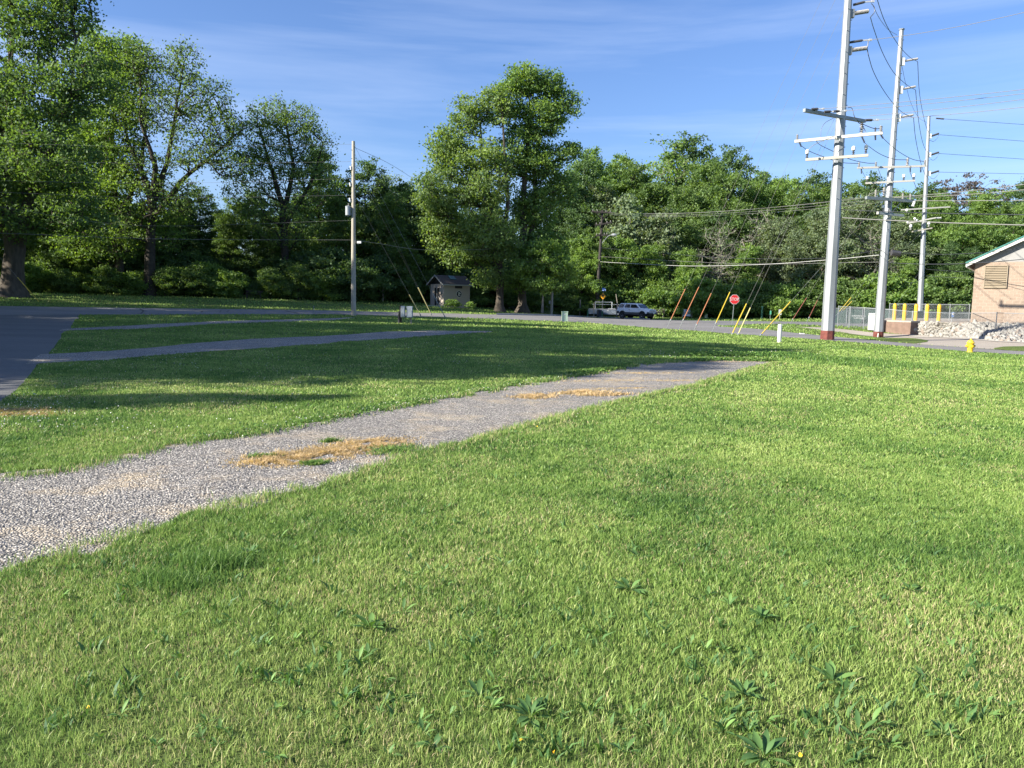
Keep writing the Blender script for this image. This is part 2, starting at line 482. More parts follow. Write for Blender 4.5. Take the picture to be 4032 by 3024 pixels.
strip('gravel_path', [(-700, 2010), (-300, 1925), (0, 1874), (219, 1859), (674, 1754), (1075, 1695), (1549, 1604), (1914, 1540), (2279, 1477), (2552, 1431), (2825, 1418), (2990, 1420)],
      [(-700, 2580), (-300, 2380), (0, 2260), (401, 2151), (911, 1996), (1276, 1914), (1640, 1796), (2005, 1704), (2370, 1604), (2734, 1522), (2990, 1449), (3070, 1430)],
      M_GRAVEL, .006, 'grey gravel pad with dead grass running across the foreground lawn', ext=(-9, -3.6, 0), n=340, k=14, jit=.075)
dr = [(-250, 1900), (-120, 1680), (0, 1567), (82, 1500), (118, 1458), (188, 1394), (235, 1326), (270, 1294), (317, 1238)]
drw = [G(*p) for p in dr]
strip('drive', drw, [p + Vector((-8.5, -.5, 0)) for p in drw], M_DRIVE, .010, 'dark asphalt drive at the edge of the campsite lawn', n=110, k=8, jit=.05, world_pts=True, ext=(-3.5, -14, 0))
strip('far_gravel_path', [(160, 1396), (353, 1388), (517, 1375), (764, 1353), (999, 1335), (1300, 1323), (1518, 1308), (1697, 1302), (1936, 1305)],
      [(100, 1436), (411, 1420), (705, 1394), (999, 1373), (1300, 1353), (1349, 1345), (1548, 1334), (1697, 1323), (1846, 1313), (1936, 1309)],
      M_GRAVEL2, .012, 'second gravel pad in the shaded lawn beyond the first', n=160, k=6, jit=.06, seed=2)
strip('farthest_gravel_path', [(250, 1296), (529, 1282), (823, 1267), (1300, 1254), (1400, 1250)], [(230, 1303), (529, 1297), (823, 1277), (1300, 1263), (1400, 1252)],
      M_GRAVEL2, .013, 'third and farthest gravel pad, a thin strip near the wooden pole', n=100, k=4, jit=.06, seed=3)
strip('parking_road', [(2560, 1259), (2896, 1264), (3250, 1268), (3500, 1272), (3800, 1280)], [(2560, 1272), (2850, 1283), (2986, 1276), (3121, 1278), (3230, 1282), (3420, 1288), (3800, 1300)],
      M_NEWASPH, .014, 'asphalt leading to the parking area behind the fence', n=80, k=6)
strip('road', [(-900, 1205), (-400, 1205), (0, 1206), (646, 1215), (1300, 1223), (1648, 1233), (1996, 1241), (2200, 1244), (2449, 1256), (2648, 1261), (2790, 1272), (2826, 1286), (2946, 1293), (3229, 1321), (3366, 1334), (3482, 1345), (3600, 1356), (3766, 1367), (3893, 1377), (4032, 1385), (4300, 1405)],
      [(-900, 1250), (-400, 1243), (0, 1241), (300, 1240), (588, 1240), (1300, 1239), (1648, 1248), (1946, 1256), (2300, 1270), (2399, 1278), (2623, 1296), (2700, 1301), (2747, 1304), (2896, 1316), (3045, 1326), (3234, 1339), (3482, 1358), (3767, 1382), (3900, 1391), (4032, 1398), (4300, 1420)],
      M_ASPH, .018, 'worn grey asphalt road curving past the lawn to the intersection', n=260, k=8, jit=.04)
strip('pavement', [(3096, 1286), (3241, 1290), (3410, 1307), (3482, 1313), (3600, 1318), (3742, 1328), (3912, 1341), (4032, 1347), (4300, 1362)],
      [(3144, 1288), (3231, 1300), (3337, 1311), (3434, 1330), (3482, 1344), (3600, 1355), (3766, 1366), (4032, 1384), (4300, 1404)],
      M_CONC, .010, 'pale concrete walk and apron in front of the riprap bank', n=90, k=6)
strip('grass_island', [(3290, 1306), (3410, 1323), (3482, 1330), (3600, 1333), (3655, 1342)], [(3290, 1322), (3410, 1338), (3482, 1344), (3600, 1354), (3650, 1347)],
      M_LAWN, .022, 'small strip of grass between the concrete walk and the road', n=40, k=3, jit=.1, block=False)
strip('grass_verge', [(3915, 1371), (3950, 1366), (4032, 1364), (4300, 1372)], [(3915, 1375), (3980, 1382), (4032, 1384), (4300, 1402)],
      M_LAWN, .022, 'sliver of grass verge beside the road beyond the hydrant', n=30, k=3, jit=.06, block=False)
kb = [(1955, 1240), (2100, 1243), (2200, 1245), (2330, 1250), (2449, 1256), (2560, 1260)]
kw = resample([G(*a) for a in kb], 60); kz = T(kw[:, 0], kw[:, 1]); KV, KI = [], []
for i_k in range(60):
    for dx_, dz_ in ((0, -.1), (0, .15), (.02, .165), (.32, .165), (.34, -.1)): KV.append((kw[i_k, 0], kw[i_k, 1] + dx_, kz[i_k] + dz_))
for i_k in range(59):
    for j_k in range(4): KI.append([i_k * 5 + j_k, i_k * 5 + j_k + 1, i_k * 5 + j_k + 6, i_k * 5 + j_k + 5])
tag(link('kerb', np_mesh('kerb', np.array(KV), np.full(len(KI), 4), np.array(KI).ravel(), mat('kerb_concrete', (.30, .29, .27), .9, var=.15))), 'low concrete kerb along the far side of the road below the maples', None, None, 'structure')
TAR = mat('crack_tar', (.025, .025, .027), .7)
for k, (pts, lab) in enumerate([([(548, 1217), (562, 1225), (552, 1237)], 'black tar crack on the shaded road, nearest the campsite drive'),
                   ([(760, 1219), (792, 1225), (790, 1231)], 'thin tar crack on the road left of the looped one'),
                   ([(860, 1232), (868, 1222), (900, 1222), (890, 1229)], 'looped tar crack on the road'),
                   ([(1120, 1225), (1180, 1236)], 'slanting tar crack on the road before the marker post'),
                   ([(1320, 1232), (1360, 1240)], 'tar crack on the road just before the wooden pole'),
                   ([(1905, 1257), (1930, 1249), (1936, 1247)], 'tar crack on the road below the two maples'),
                   ([(2250, 1256), (2310, 1268)], 'tar crack on the road beside the green utility box'),
                   ([(2400, 1268), (2500, 1270), (2600, 1262)], 'long tar crack on the road in front of the white SUV'),
                   ([(2620, 1278), (2750, 1272), (2900, 1270)], 'long tar crack across the intersection')]):
    w = [G(*p) for p in pts]
    strip('road_crack', w, [p + Vector((.05, .16, 0)) for p in w], TAR, .024, lab, n=14, k=1, jit=.03, world_pts=True, block=False, seed=k)

# ------------------------------------------------------------------ grass blades (stuff)
def inside(poly, x, y):
    r = np.zeros(x.shape, bool); n = len(poly)
    bx0, by0 = poly.min(0); bx1, by1 = poly.max(0)
    m = (x > bx0) & (x < bx1) & (y > by0) & (y < by1)
    xs, ys = x[m], y[m]; rr = np.zeros(xs.shape, bool)
    for i in range(n):
        x0, y0 = poly[i]; x1, y1 = poly[(i + 1) % n]
        if y0 == y1: continue
        c = ((y0 > ys) != (y1 > ys)) & (xs < (x1 - x0) * (ys - y0) / (y1 - y0) + x0)
        rr ^= c
    r[m] = rr
    return r
def vnoise(x, y, s, seed):
    rg = np.random.default_rng(seed); g = rg.random((256, 256))
    u, v = x / s, y / s; i, j = np.floor(u).astype(int), np.floor(v).astype(int); fu, fv = u - i, v - j
    fu = fu * fu * (3 - 2 * fu); fv = fv * fv * (3 - 2 * fv)
    a = g[i % 256, j % 256]; b = g[(i + 1) % 256, j % 256]; c = g[i % 256, (j + 1) % 256]; d = g[(i + 1) % 256, (j + 1) % 256]
    return (a * (1 - fu) + b * fu) * (1 - fv) + (c * (1 - fu) + d * fu) * fv
def blades(x, y, h, w, tint, lean=.45, rg=rng, zoff=0.0):
    n = len(x); z = T(x, y) - .004 + zoff
    a = rg.uniform(0, 2 * math.pi, n); b = rg.uniform(0, 2 * math.pi, n)
    wx, wy = np.cos(a) * w / 2, np.sin(a) * w / 2
    L = rg.uniform(.1, 1, n) * lean * h
    dx, dy = np.cos(b) * L, np.sin(b) * L
    V = np.empty((n, 5, 3))
    V[:, 0] = np.stack([x - wx, y - wy, z], 1); V[:, 1] = np.stack([x + wx, y + wy, z], 1)
    V[:, 2] = np.stack([x + wx * .8 + dx * .3, y + wy * .8 + dy * .3, z + h * .6], 1)
    V[:, 3] = np.stack([x - wx * .8 + dx * .3, y - wy * .8 + dy * .3, z + h * .6], 1)
    V[:, 4] = np.stack([x + dx, y + dy, z + h], 1)
    base = (np.arange(n) * 5)[:, None]
    idx = (base + np.array([0, 1, 2, 3, 3, 2, 4])).ravel()
    cnt = np.tile([4, 3], n)
    return V.reshape(-1, 3), cnt, idx, np.repeat(tint, 5)
def grass_mat():
    m = bpy.data.materials.new('grass_blades'); m.use_nodes = True
    n, l = m.node_tree.nodes, m.node_tree.links; n.clear()
    o = n.new('ShaderNodeOutputMaterial'); at = n.new('ShaderNodeAttribute'); at.attribute_name = 'tint'
    r = n.new('ShaderNodeValToRGB'); e = r.color_ramp.elements
    st = [(0, (.035, .10, .035)), (.3, (.13, .24, .055)), (.6, (.255, .375, .092)), (.8, (.38, .47, .15)), (.88, (.50, .48, .22)), (1., (.62, .51, .31))]
    while len(e) < len(st): e.new(.5)
    for k, (p_, c_) in enumerate(st): e[k].position = p_; e[k].color = (*c_, 1)
    l.new(at.outputs['Fac'], r.inputs[0])
    d = n.new('ShaderNodeBsdfDiffuse'); t = n.new('ShaderNodeBsdfTranslucent'); g = n.new('ShaderNodeBsdfGlossy'); g.inputs['Roughness'].default_value = .4
    l.new(r.outputs[0], d.inputs[0]); l.new(r.outputs[0], t.inputs[0])
    a = n.new('ShaderNodeMixShader'); a.inputs[0].default_value = .38; b = n.new('ShaderNodeMixShader'); b.inputs[0].default_value = .015
    l.new(d.outputs[0], a.inputs[1]); l.new(t.outputs[0], a.inputs[2]); l.new(a.outputs[0], b.inputs[1]); l.new(g.outputs[0], b.inputs[2]); l.new(b.outputs[0], o.inputs[0])
    return m
M_BLADE = grass_mat()
EDGE = []
def gen_grass():
    parts = []
    f1 = 769.
    yb = [.4, 1.0, 1.6, 2.2, 2.8, 3.4, 4.2, 5.2, 6.5, 8, 10, 12.5, 15.5, 19, 24, 30, 38, 48, 62, 78, 98]
    for y0, y1 in zip(yb[:-1], yb[1:]):
        ym = (y0 + y1) / 2
        dens = min(12000. if ym > 1.6 else 5000., 3.4 * f1 * f1 * 1.6 / ym ** 3)
        wid = .80 * y1 + 3.5
        area = (y1 - y0) * wid * 2
        n = int(dens * area)
        x = rng.uniform(-wid, wid, n); y = rng.uniform(y0, y1, n)
        outer = abs(x) > .74 * y + .8
        keep = (abs(x) < .80 * y + 3.5 - rng.random(n) ** 2 * 1.2) & (~outer | (rng.random(n) < .5))
        for p in POLYS: keep &= ~inside(p, x, y)
        x, y, outer = x[keep], y[keep], outer[keep]; n = len(x)
        big = vnoise(x + 500, y + 500, 1.7, 3) * .6 + vnoise(x + 500, y + 500, .45, 4) * .4
        sm = vnoise(x + 500, y + 500, .16, 5); cl_ = vnoise(x + 500, y + 500, .055 + ym * .004, 12)
        tint = .50 + (big - .5) * .62 + rng.normal(0, .14, n) * np.clip(14 / ym, .35, 1) + (cl_ - .5) * .22
        dry = vnoise(x + 500, y + 500, .9, 6) * .5 + vnoise(x + 500, y + 500, .3, 8) * .5
        isdry = rng.random(n) < np.clip(.08 + (dry - .45) * .9 + np.clip((8 - y) / 8, 0, 1) * .10 - np.clip((x - 1) / 20, 0, .05), .03, .55)
        tint = np.where(isdry, rng.uniform(.80, 1., n) * np.where(y > 14, .93, 1), np.clip(tint, .02, .80))
        tint = np.where(isdry & (y > 14) & (rng.random(n) < np.clip((y - 14) / 20, 0, .85)), .62, tint)
        h = (.021 + .016 * (1 - big) + .016 * sm) * rng.uniform(.6, 1.35, n) * np.where(isdry, .8, 1) * (.78 + .4 * cl_)
        w = np.where(outer, 1.5, 1.) * np.maximum(.0023, .8 * max(ym, 1.6) / f1) * rng.uniform(.7, 1.3, n)
        h = np.maximum(h, 1.3 * ym / f1)
        parts.append(blades(x, y, h, w, tint, .9))
    n = 5200; x = rng.uniform(-5, 5, n); y = rng.uniform(1.7, 8, n); k = ~inside(POLYS[0], x, y) & (abs(x) < .74 * y + .8); x, y = x[k], y[k]
    parts.append(blades(x, y, rng.uniform(.03, .075, len(x)), np.full(len(x), .0042), rng.uniform(.62, .97, len(x)), 1.8))
    return parts
def merge(parts):
    V, c, i, t, k = [], [], [], [], 0
    for a, b, d, e in parts:
        V.append(a); c.append(b); i.append(d + k); t.append(e); k += len(a)
    return np.concatenate(V), np.concatenate(c), np.concatenate(i), np.concatenate(t)
V, c_, i_, t_ = merge(gen_grass())
tag(link('grass', np_mesh('grass', V, c_, i_, M_BLADE, t_)), 'short mown grass blades covering the lawn', None, None, 'stuff')

# edge tufts + clover along the gravel pads
def edge_points(pts, n, spread, seed):
    rg = np.random.default_rng(seed); q = resample([G(*p) for p in pts], 400)
    k = rg.integers(0, 400, n); return q[k, 0] + rg.normal(0, spread, n), q[k, 1] + rg.normal(0, spread, n), rg
parts = []
TOPE = [(0, 1874), (219, 1859), (674, 1754), (1075, 1695), (1549, 1604), (1914, 1540), (2279, 1477), (2552, 1431), (2825, 1418), (3050, 1424)]
BOTE = [(0, 2260), (401, 2151), (911, 1996), (1276, 1914), (1640, 1796), (2005, 1704), (2370, 1604), (2734, 1522), (2990, 1449), (3070, 1430)]
x, y, rg = edge_points(BOTE, 19000, .085, 1); k = vnoise(x + 500, y + 500, .22, 51) > .38; x, y = x[k], y[k]
parts.append(blades(x, y, rg.uniform(.03, .085, len(x)), np.maximum(.004, y * .0009), np.where(rg.random(len(x)) < .2, .93, rg.uniform(.3, .75, len(x))), .9, rg))
x, y, rg = edge_points(TOPE, 20000, .11, 2); k = vnoise(x + 500, y + 500, .25, 52) > .40; x, y = x[k], y[k]
parts.append(blades(x, y, rg.uniform(.03, .085, len(x)), np.maximum(.004, y * .0009), np.where(rg.random(len(x)) < .15, .93, rg.uniform(.2, .6, len(x))), .9, rg))
# taller dark tuft left of centre and beyond the pad end
for px, py, s, n, hh in ((700, 2310, .12, 700, .11), (610, 2290, .07, 260, .10), (820, 2250, .06, 200, .09), (3300, 1420, .9, 2600, .16), (3450, 1440, 1.0, 1500, .12), (860, 2230, .1, 900, .11)):
    p = G(px, py); x = p.x + rng.normal(0, s, n); y = p.y + rng.normal(0, s * .6, n)
    parts.append(blades(x, y, rng.uniform(.4, 1, n) * hh, np.full(n, max(.0045, p.y * .0011)), rng.uniform(.12, .5, n), .9))
V, c_, i_, t_ = merge(parts)
tag(link('edge_grass', np_mesh('edge_grass', V, c_, i_, M_BLADE, t_)), 'longer ragged grass along the gravel edges and in dark tufts', None, None, 'stuff')

def leaf_discs(x, y, z, r, tint, rg, tilt=.7):
    n = len(x); nn = 6
    a = rg.uniform(0, 6.28, n); nrm = np.stack([rg.normal(0, tilt, n), rg.normal(0, tilt, n), np.ones(n)], 1); nrm /= np.linalg.norm(nrm, axis=1, keepdims=True)
    ref = np.stack([np.cos(a), np.sin(a), np.zeros(n)], 1); A = np.cross(nrm, ref); A /= np.linalg.norm(A, axis=1, keepdims=True); B = np.cross(nrm, A)
    c = np.stack([x, y, z], 1); V = np.empty((n, nn, 3))
    for k in range(nn):
        t = 2 * math.pi * k / nn
        V[:, k] = c + (A * math.cos(t) + B * math.sin(t)) * r[:, None]
    return V.reshape(-1, 3), np.full(n, nn), np.arange(n * nn), np.repeat(tint, nn)
x, y, rg = edge_points([p for p in TOPE if p[0] > 400], 9000, .13, 5)
k = vnoise(x + 500, y + 500, .7, 9) > .42; x, y = x[k], y[k]
z = T(x, y) + rg.uniform(.02, .075, len(x))
parts = [leaf_discs(x, y, z, np.maximum(.010, y * .0011) * rg.uniform(.7, 1.3, len(x)), rg.uniform(.1, .45, len(x)), rg)]
x, y, rg = edge_points([(2700, 1400), (3000, 1402), (3200, 1405)], 2600, .35, 15)
z = T(x, y) + rg.uniform(.03, .12, len(x))
parts.append(leaf_discs(x, y, z, rg.uniform(.02, .035, len(x)), rg.uniform(.05, .45, len(x)), rg))
V, c_, i_, t_ = merge(parts)
tag(link('clover_leaves', np_mesh('clover_leaves', V, c_, i_, M_BLADE, t_)), 'low dark clover creeping along the far edge of the gravel pad', None, None, 'stuff')
# clover flowers and small dandelions
def flowers(name, pts, r, hz, m, label):
    b = []
    x, y = pts; z = T(x, y) + hz
    parts = []
    for tl in (0, 1.2):
        parts.append(leaf_discs(x, y, z + tl * .003, r, np.full(len(x), .5), rng, .5 + tl))
    V, c_, i_, t_ = merge(parts)
    tag(link(name, np_mesh(name, V, c_, i_, m, t_)), label, None, None, 'stuff')
xs, ys = [], []
for px0, px1, py0, py1, n in ((0, 1300, 1400, 1720, 240), (150, 800, 1380, 1450, 120), (0, 300, 1560, 1700, 90), (900, 2400, 1560, 1330, 120), (2500, 3250, 1385, 1415, 110), (1000, 2300, 1480, 1700, 50)):
    k = 0
    while k < n:
        p = G(rng.uniform(px0, px1), rng.uniform(min(py0, py1), max(py0, py1)))
        if not any(inside(q, np.array([p.x]), np.array([p.y]))[0] for q in POLYS): xs.append(p.x); ys.append(p.y)
        k += 1
x2, y2, rg = edge_points([p for p in TOPE if 400 < p[0] < 2400], 170, .12, 8)
xs = np.concatenate([xs, x2]); ys = np.concatenate([ys, y2])
M_WFL = mat('clover_flower', (.62, .62, .55), .8)
flowers('clover_flower_leaves', (xs, ys), np.maximum(.007, ys * .0005), .055, M_WFL, 'scattered white clover blossoms dotted over the lawn')
M_YFL = mat('dandelion_flower', (.8, .5, .02), .7)
yp = [G(*p) for p in [(1452, 1832), (2462, 1657), (2352, 1680), (3890, 1570), (350, 2820), (2115, 1690), (3150, 3010), (2180, 3000), (2050, 2950), (3180, 2470), (1510, 2030)]]
flowers('dandelion_leaves', (np.array([p.x for p in yp]), np.array([p.y for p in yp])), np.full(len(yp), .007), .035, M_YFL, 'a few tiny yellow dandelion blossoms in the lawn')

# dead grass patches on the gravel
M_DEAD = leaf_mat('dead_grass_blades', (.40, .265, .13), .25, (.66, .49, .28))
def dead_patch(ell, n, hh, label, green=.12, tn=(.0, 1.), dense=False):
    parts = []
    for px, py, wx, wy, share in ell:
        p = G(px, py); a = rng.normal(0, 1, int(n * share)); b = rng.normal(0, 1, int(n * share))
        x = p.x + a * wx; y = p.y + b * wy + a * wx * .30
        vn = vnoise(x + 500, y + 500, .09, 33)
        if dense:
            kk = vn > .28; x, y, vn = x[kk], y[kk], vn[kk]
        tt = rng.uniform(.1, .6, len(x)) if green > .9 else np.clip(rng.uniform(tn[0], tn[1], len(x)) * .6 + vn * .7 - .15, 0, 1)
        parts.append(blades(x, y, rng.uniform(.3, 1, len(x)) * hh * (.5 + vn), np.full(len(x), max(.004, p.y * .0011)), tt, 1.6, zoff=.004))
    V, c_, i_, t_ = merge(parts)
    tag(link('dead_grass', np_mesh('dead_grass', V, c_, i_, M_BLADE if green > .9 else M_DEAD, t_)), label, None, None, 'stuff')
dead_patch([(1120, 1812, .19, .15, .32), (1260, 1790, .24, .16, .3), (1460, 1750, .20, .16, .28), (1350, 1780, .28, .12, .1)], 19000, .034, 'large mound of orange-brown dead grass on the gravel pad', dense=True)
dead_patch([(2105, 1563, .16, .13, 1)], 2200, .045, 'small brown dead grass patch, middle of the gravel pad')
dead_patch([(2290, 1548, .22, .10, .6), (2380, 1556, .22, .08, .4)], 3200, .05, 'streak of dead orange grass toward the pad\'s far end')
dead_patch([(2350, 1500, .9, .10, .2), (2520, 1470, .8, .10, .25), (2640, 1500, .5, .08, .15), (2800, 1425, .9, .12, .2), (2450, 1530, .5, .06, .2)], 5200, .018, 'thin dry grass streaks over the far end of the pad')
dead_patch([(1240, 1828, .05, .04, .35), (1550, 1775, .12, .12, .45), (1300, 1742, .05, .03, .1), (1030, 1800, .06, .03, .1)], 3000, .05, 'green weeds growing out of the dead grass mound', 1., )
dead_patch([(60, 1625, .25, .12, .5), (0, 1640, .3, .12, .5)], 2500, .05, 'brown clump of dead clippings by the drive edge', .0, (0, .4))
# straw lying along the pad edges
x, y, rg = edge_points(BOTE, 13000, .10, 21)
pa = [blades(x, y, rg.uniform(.004, .02, len(x)), np.maximum(.003, y * .0008), rg.uniform(.88, 1, len(x)), 6, rg)]
x, y, rg = edge_points([p for p in TOPE if p[0] < 900], 5000, .06, 22)
pa.append(blades(x, y, rg.uniform(.004, .02, len(x)), np.maximum(.003, y * .0008), rg.uniform(.88, 1, len(x)), 6, rg))
n = 90000; x = rng.uniform(-6, 9, n); y = rng.uniform(5, 23, n)
k = inside(POLYS[0], x, y); x, y = x[k], y[k]
nn_ = vnoise(x * .6 + 500, y * 1.6 + 500, .55, 41) * .6 + vnoise(x + 500, y + 500, .16, 42) * .4
k = rng.random(len(x)) < np.clip((nn_ - .56) * 4, 0, 1) * np.clip((y - 4) / 12, .08, 1); x, y = x[k], y[k]
pa.append(blades(x, y, rng.uniform(.004, .014, len(x)), np.maximum(.003, y * .0009), rng.uniform(.86, 1, len(x)), 5, rng, zoff=.008))
V, c_, i_, t_ = merge(pa)
tag(link('straw_litter', np_mesh('straw_litter', V, c_, i_, M_BLADE, t_)), 'dry straw clippings lying along the gravel pad edges', None, None, 'stuff')
# loose stones on the near gravel
def stones():
    P_ = POLYS[0]; n = 42000
    x = rng.uniform(-7, 6, n); y = rng.uniform(3.2, 14, n)
    k = inside(P_, x, y) & (rng.random(n) < np.clip(9 / y, 0, 1)); x, y = x[k], y[k]; n = len(x)
    r = rng.uniform(.004, .0085, n)
    d = rng.normal(0, 1, (n, 6, 3)); base = np.array([[1, 0, 0], [0, 1, 0], [-1, 0, 0], [0, -1, 0], [0, 0, 1], [0, 0, -.6]])
    V = base[None] * (1 + d * .25) * r[:, None, None] * np.array([1.2, 1, .8])
    V += np.stack([x, y, T(x, y) + .008], 1)[:, None]
    F_ = np.array([[0, 1, 4], [1, 2, 4], [2, 3, 4], [3, 0, 4], [1, 0, 5], [2, 1, 5], [3, 2, 5], [0, 3, 5]])
    idx = ((np.arange(n) * 6)[:, None, None] + F_[None]).ravel()
    return V.reshape(-1, 3), np.full(n * 8, 3), idx, np.repeat(rng.random(n), 6)
def m_stone():
    q = NT('gravel_stone'); a = q.n.new('ShaderNodeAttribute'); a.attribute_name = 'tint'
    return q.col(q.ramp(a.outputs['Fac'], [(0., (.08, .076, .073)), (.4, (.22, .212, .20)), (.8, (.36, .345, .32)), (1., (.52, .50, .46))]), .85, .3)
V, c_, i_, t_ = stones()
tag(link('loose_gravel', np_mesh('loose_gravel', V, c_, i_, m_stone(), t_)), 'loose crushed stone scattered over the near gravel pad', None, None, 'stuff')

# broad-leaved weeds
M_WEED = leaf_mat('weed_leaf', (.085, .19, .05), .3, (.19, .33, .09))
def weed_mesh(seed, n, L):
    rg = np.random.default_rng(seed); Vs, cs, ix, tt = [], [], [], []; k = 0
    for i in range(n):
        a = rg.uniform(0, 6.28); l = L * rg.uniform(.75, 1.3); w = l * rg.uniform(.2, .3); el = rg.uniform(.5, 1.3)
        d = np.array([math.cos(a), math.sin(a), 0]); s = np.array([-math.sin(a), math.cos(a), 0]); up = np.array([0, 0, 1.])
        t = np.linspace(0, 1, 7); wd = w * np.array([.18, .3, .75, 1, .95, .6, .05]) / 2
        bend = el - t * rg.uniform(.3, 1.2)
        pos = np.cumsum(np.stack([(np.cos(bend)[:, None] * d + np.sin(bend)[:, None] * up) * (l / 6)], 0)[0], axis=0)
        Lf = pos - s * wd[:, None] + up * (wd * .45)[:, None]; Rf = pos + s * wd[:, None] + up * (wd * .45)[:, None]
        Vv = np.concatenate([Lf, pos, Rf]); Vs.append(Vv)
        for j in range(6):
            ix += [k + j, k + 7 + j, k + 8 + j, k + j + 1, k + 7 + j, k + 14 + j, k + 15 + j, k + 8 + j]; cs += [4, 4]
        tt += [rg.uniform(.1, .9)] * 21; k += 21
    return np_mesh('weed', np.concatenate(Vs), cs, ix, M_WEED, tt)
WM = [weed_mesh(1, 13, .15), weed_mesh(2, 9, .12), weed_mesh(3, 16, .14), weed_mesh(4, 12, .10), weed_mesh(6, 18, .12)]
for k, (px, py, s, lab) in enumerate([
    (1460, 2480, 1.15, 'broad-leaved weed rosette in the lower lawn, level with the tall pair to its side'),
    (2515, 2200, 1.1, 'upright plantain weed, upper of two in line in mid lawn'),
    (2480, 2330, 1.25, 'large upright plantain weed, lower of two in line in mid lawn'),
    (2690, 2230, .9, 'low weed just beside the upper plantain of mid lawn'),
    (3000, 2440, 1.2, 'sprawling weed rosette below the low weeds of the mid lawn'),
    (3100, 1910, 1.3, 'big loose weed clump, highest up the sunny lawn'),
    (1890, 2750, 1.1, 'pale narrow-leaved weed in the lower lawn, above the round-leaved one'),
    (2090, 2830, 1.15, 'round-leaved weed low in the lawn, beside the pale one'),
    (1710, 2950, 1.0, 'weed rosette touching the bottom of the photo, below the pale one'),
    (2930, 2745, 1.2, 'dark dock weed with broad drooping leaves'),
    (3280, 2690, 1.1, 'weed with tall blades near the dark dock weed'),
    (3640, 2680, .9, 'small broad-leaved weed farthest toward the corner of the lawn'),
    (3010, 2990, 1.3, 'bright broad weed cut by the bottom edge of the photo'),
    (1790, 2070, 1.15, 'weed clump nearest below the gravel pad, middle of the lawn'),
    (980, 2190, 1.1, 'weed clump beside the dark tall grass tuft'),
    (3370, 2190, .8, 'small weed rosette in the sunny lawn below the hydrant'),
    (3650, 2010, .9, 'weed rosette in the lawn under the brick building'),
    (3580, 2330, .9, 'flat weed in the lawn, well below the hydrant'),
    (1560, 2770, .9, 'small dark weed between two paler rosettes low in the lawn'),
    (3720, 2900, .9, 'weed rosette in the bottom corner of the lawn')]):
    o = link('lawn_weed', WM[k % 5]); p = G(px, py); o.location = (p.x, p.y, p.z + .003); s *= .58; o.scale = (s, s, s * .6); o.rotation_euler = (0, 0, R.uniform(0, 6))
    tag(o, lab, 'weed', 'broad-leaved weeds in the lawn')
def weed_cover():
    rgw = np.random.default_rng(77); Vs, cs, ix, tt = [], [], [], []; k = 0
    n = 0
    while n < 230:
        p = G(rgw.uniform(150, 4000), 1530 + 1470 * rgw.random() ** 1.2)
        if inside(POLYS[0], np.array([p.x]), np.array([p.y]))[0] or p.y > 19: continue
        n += 1; me_ = WM[int(rgw.integers(0, 5))]; nv = len(me_.vertices); co = np.empty(nv * 3); me_.vertices.foreach_get('co', co); co = co.reshape(-1, 3)
        nl = int(rgw.integers(4, 9)) * 21; co = co[:nl] * rgw.uniform(.25, .5) * np.array([1, 1, .8]); a = rgw.uniform(0, 6.28)
        co = co @ np.array([[math.cos(a), -math.sin(a), 0], [math.sin(a), math.cos(a), 0], [0, 0, 1]]) + np.array([p.x, p.y, p.z + .004])
        Vs.append(co)
        for L in range(nl // 21):
            for j in range(6):
                b_ = k + L * 21; ix += [b_ + j, b_ + 7 + j, b_ + 8 + j, b_ + j + 1, b_ + 7 + j, b_ + 14 + j, b_ + 15 + j, b_ + 8 + j]; cs += [4, 4]
            tt += [rgw.uniform(.2, 1)] * 21
        k += nl
    return np_mesh('weed_foliage', np.concatenate(Vs), cs, ix, M_WEED, tt)
tag(link('weed_foliage', weed_cover()), 'small broad-leaved weeds mixed into the sunny lawn', None, None, 'stuff')
x = []; y = []
for _ in range(260):
    p = G(rng.uniform(200, 4000), rng.uniform(1650, 3000)); x.append(p.x); y.append(p.y)
x = np.array(x); y = np.array(y); k = ~inside(POLYS[0], x, y); x, y = x[k], y[k]
x = np.repeat(x, 7) + rng.normal(0, .028, len(x) * 7); y = np.repeat(y, 7) + rng.normal(0, .028, len(y) * 7)
V, c_, i_, t_ = blades(x, y, rng.uniform(.03, .07, len(x)), rng.uniform(.010, .02, len(x)), rng.uniform(.02, .4, len(x)), 1.3)
tag(link('small_weeds', np_mesh('small_weeds', V, c_, i_, M_WEED, t_)), 'tiny broad leaves peppered through the lawn', None, None, 'stuff')

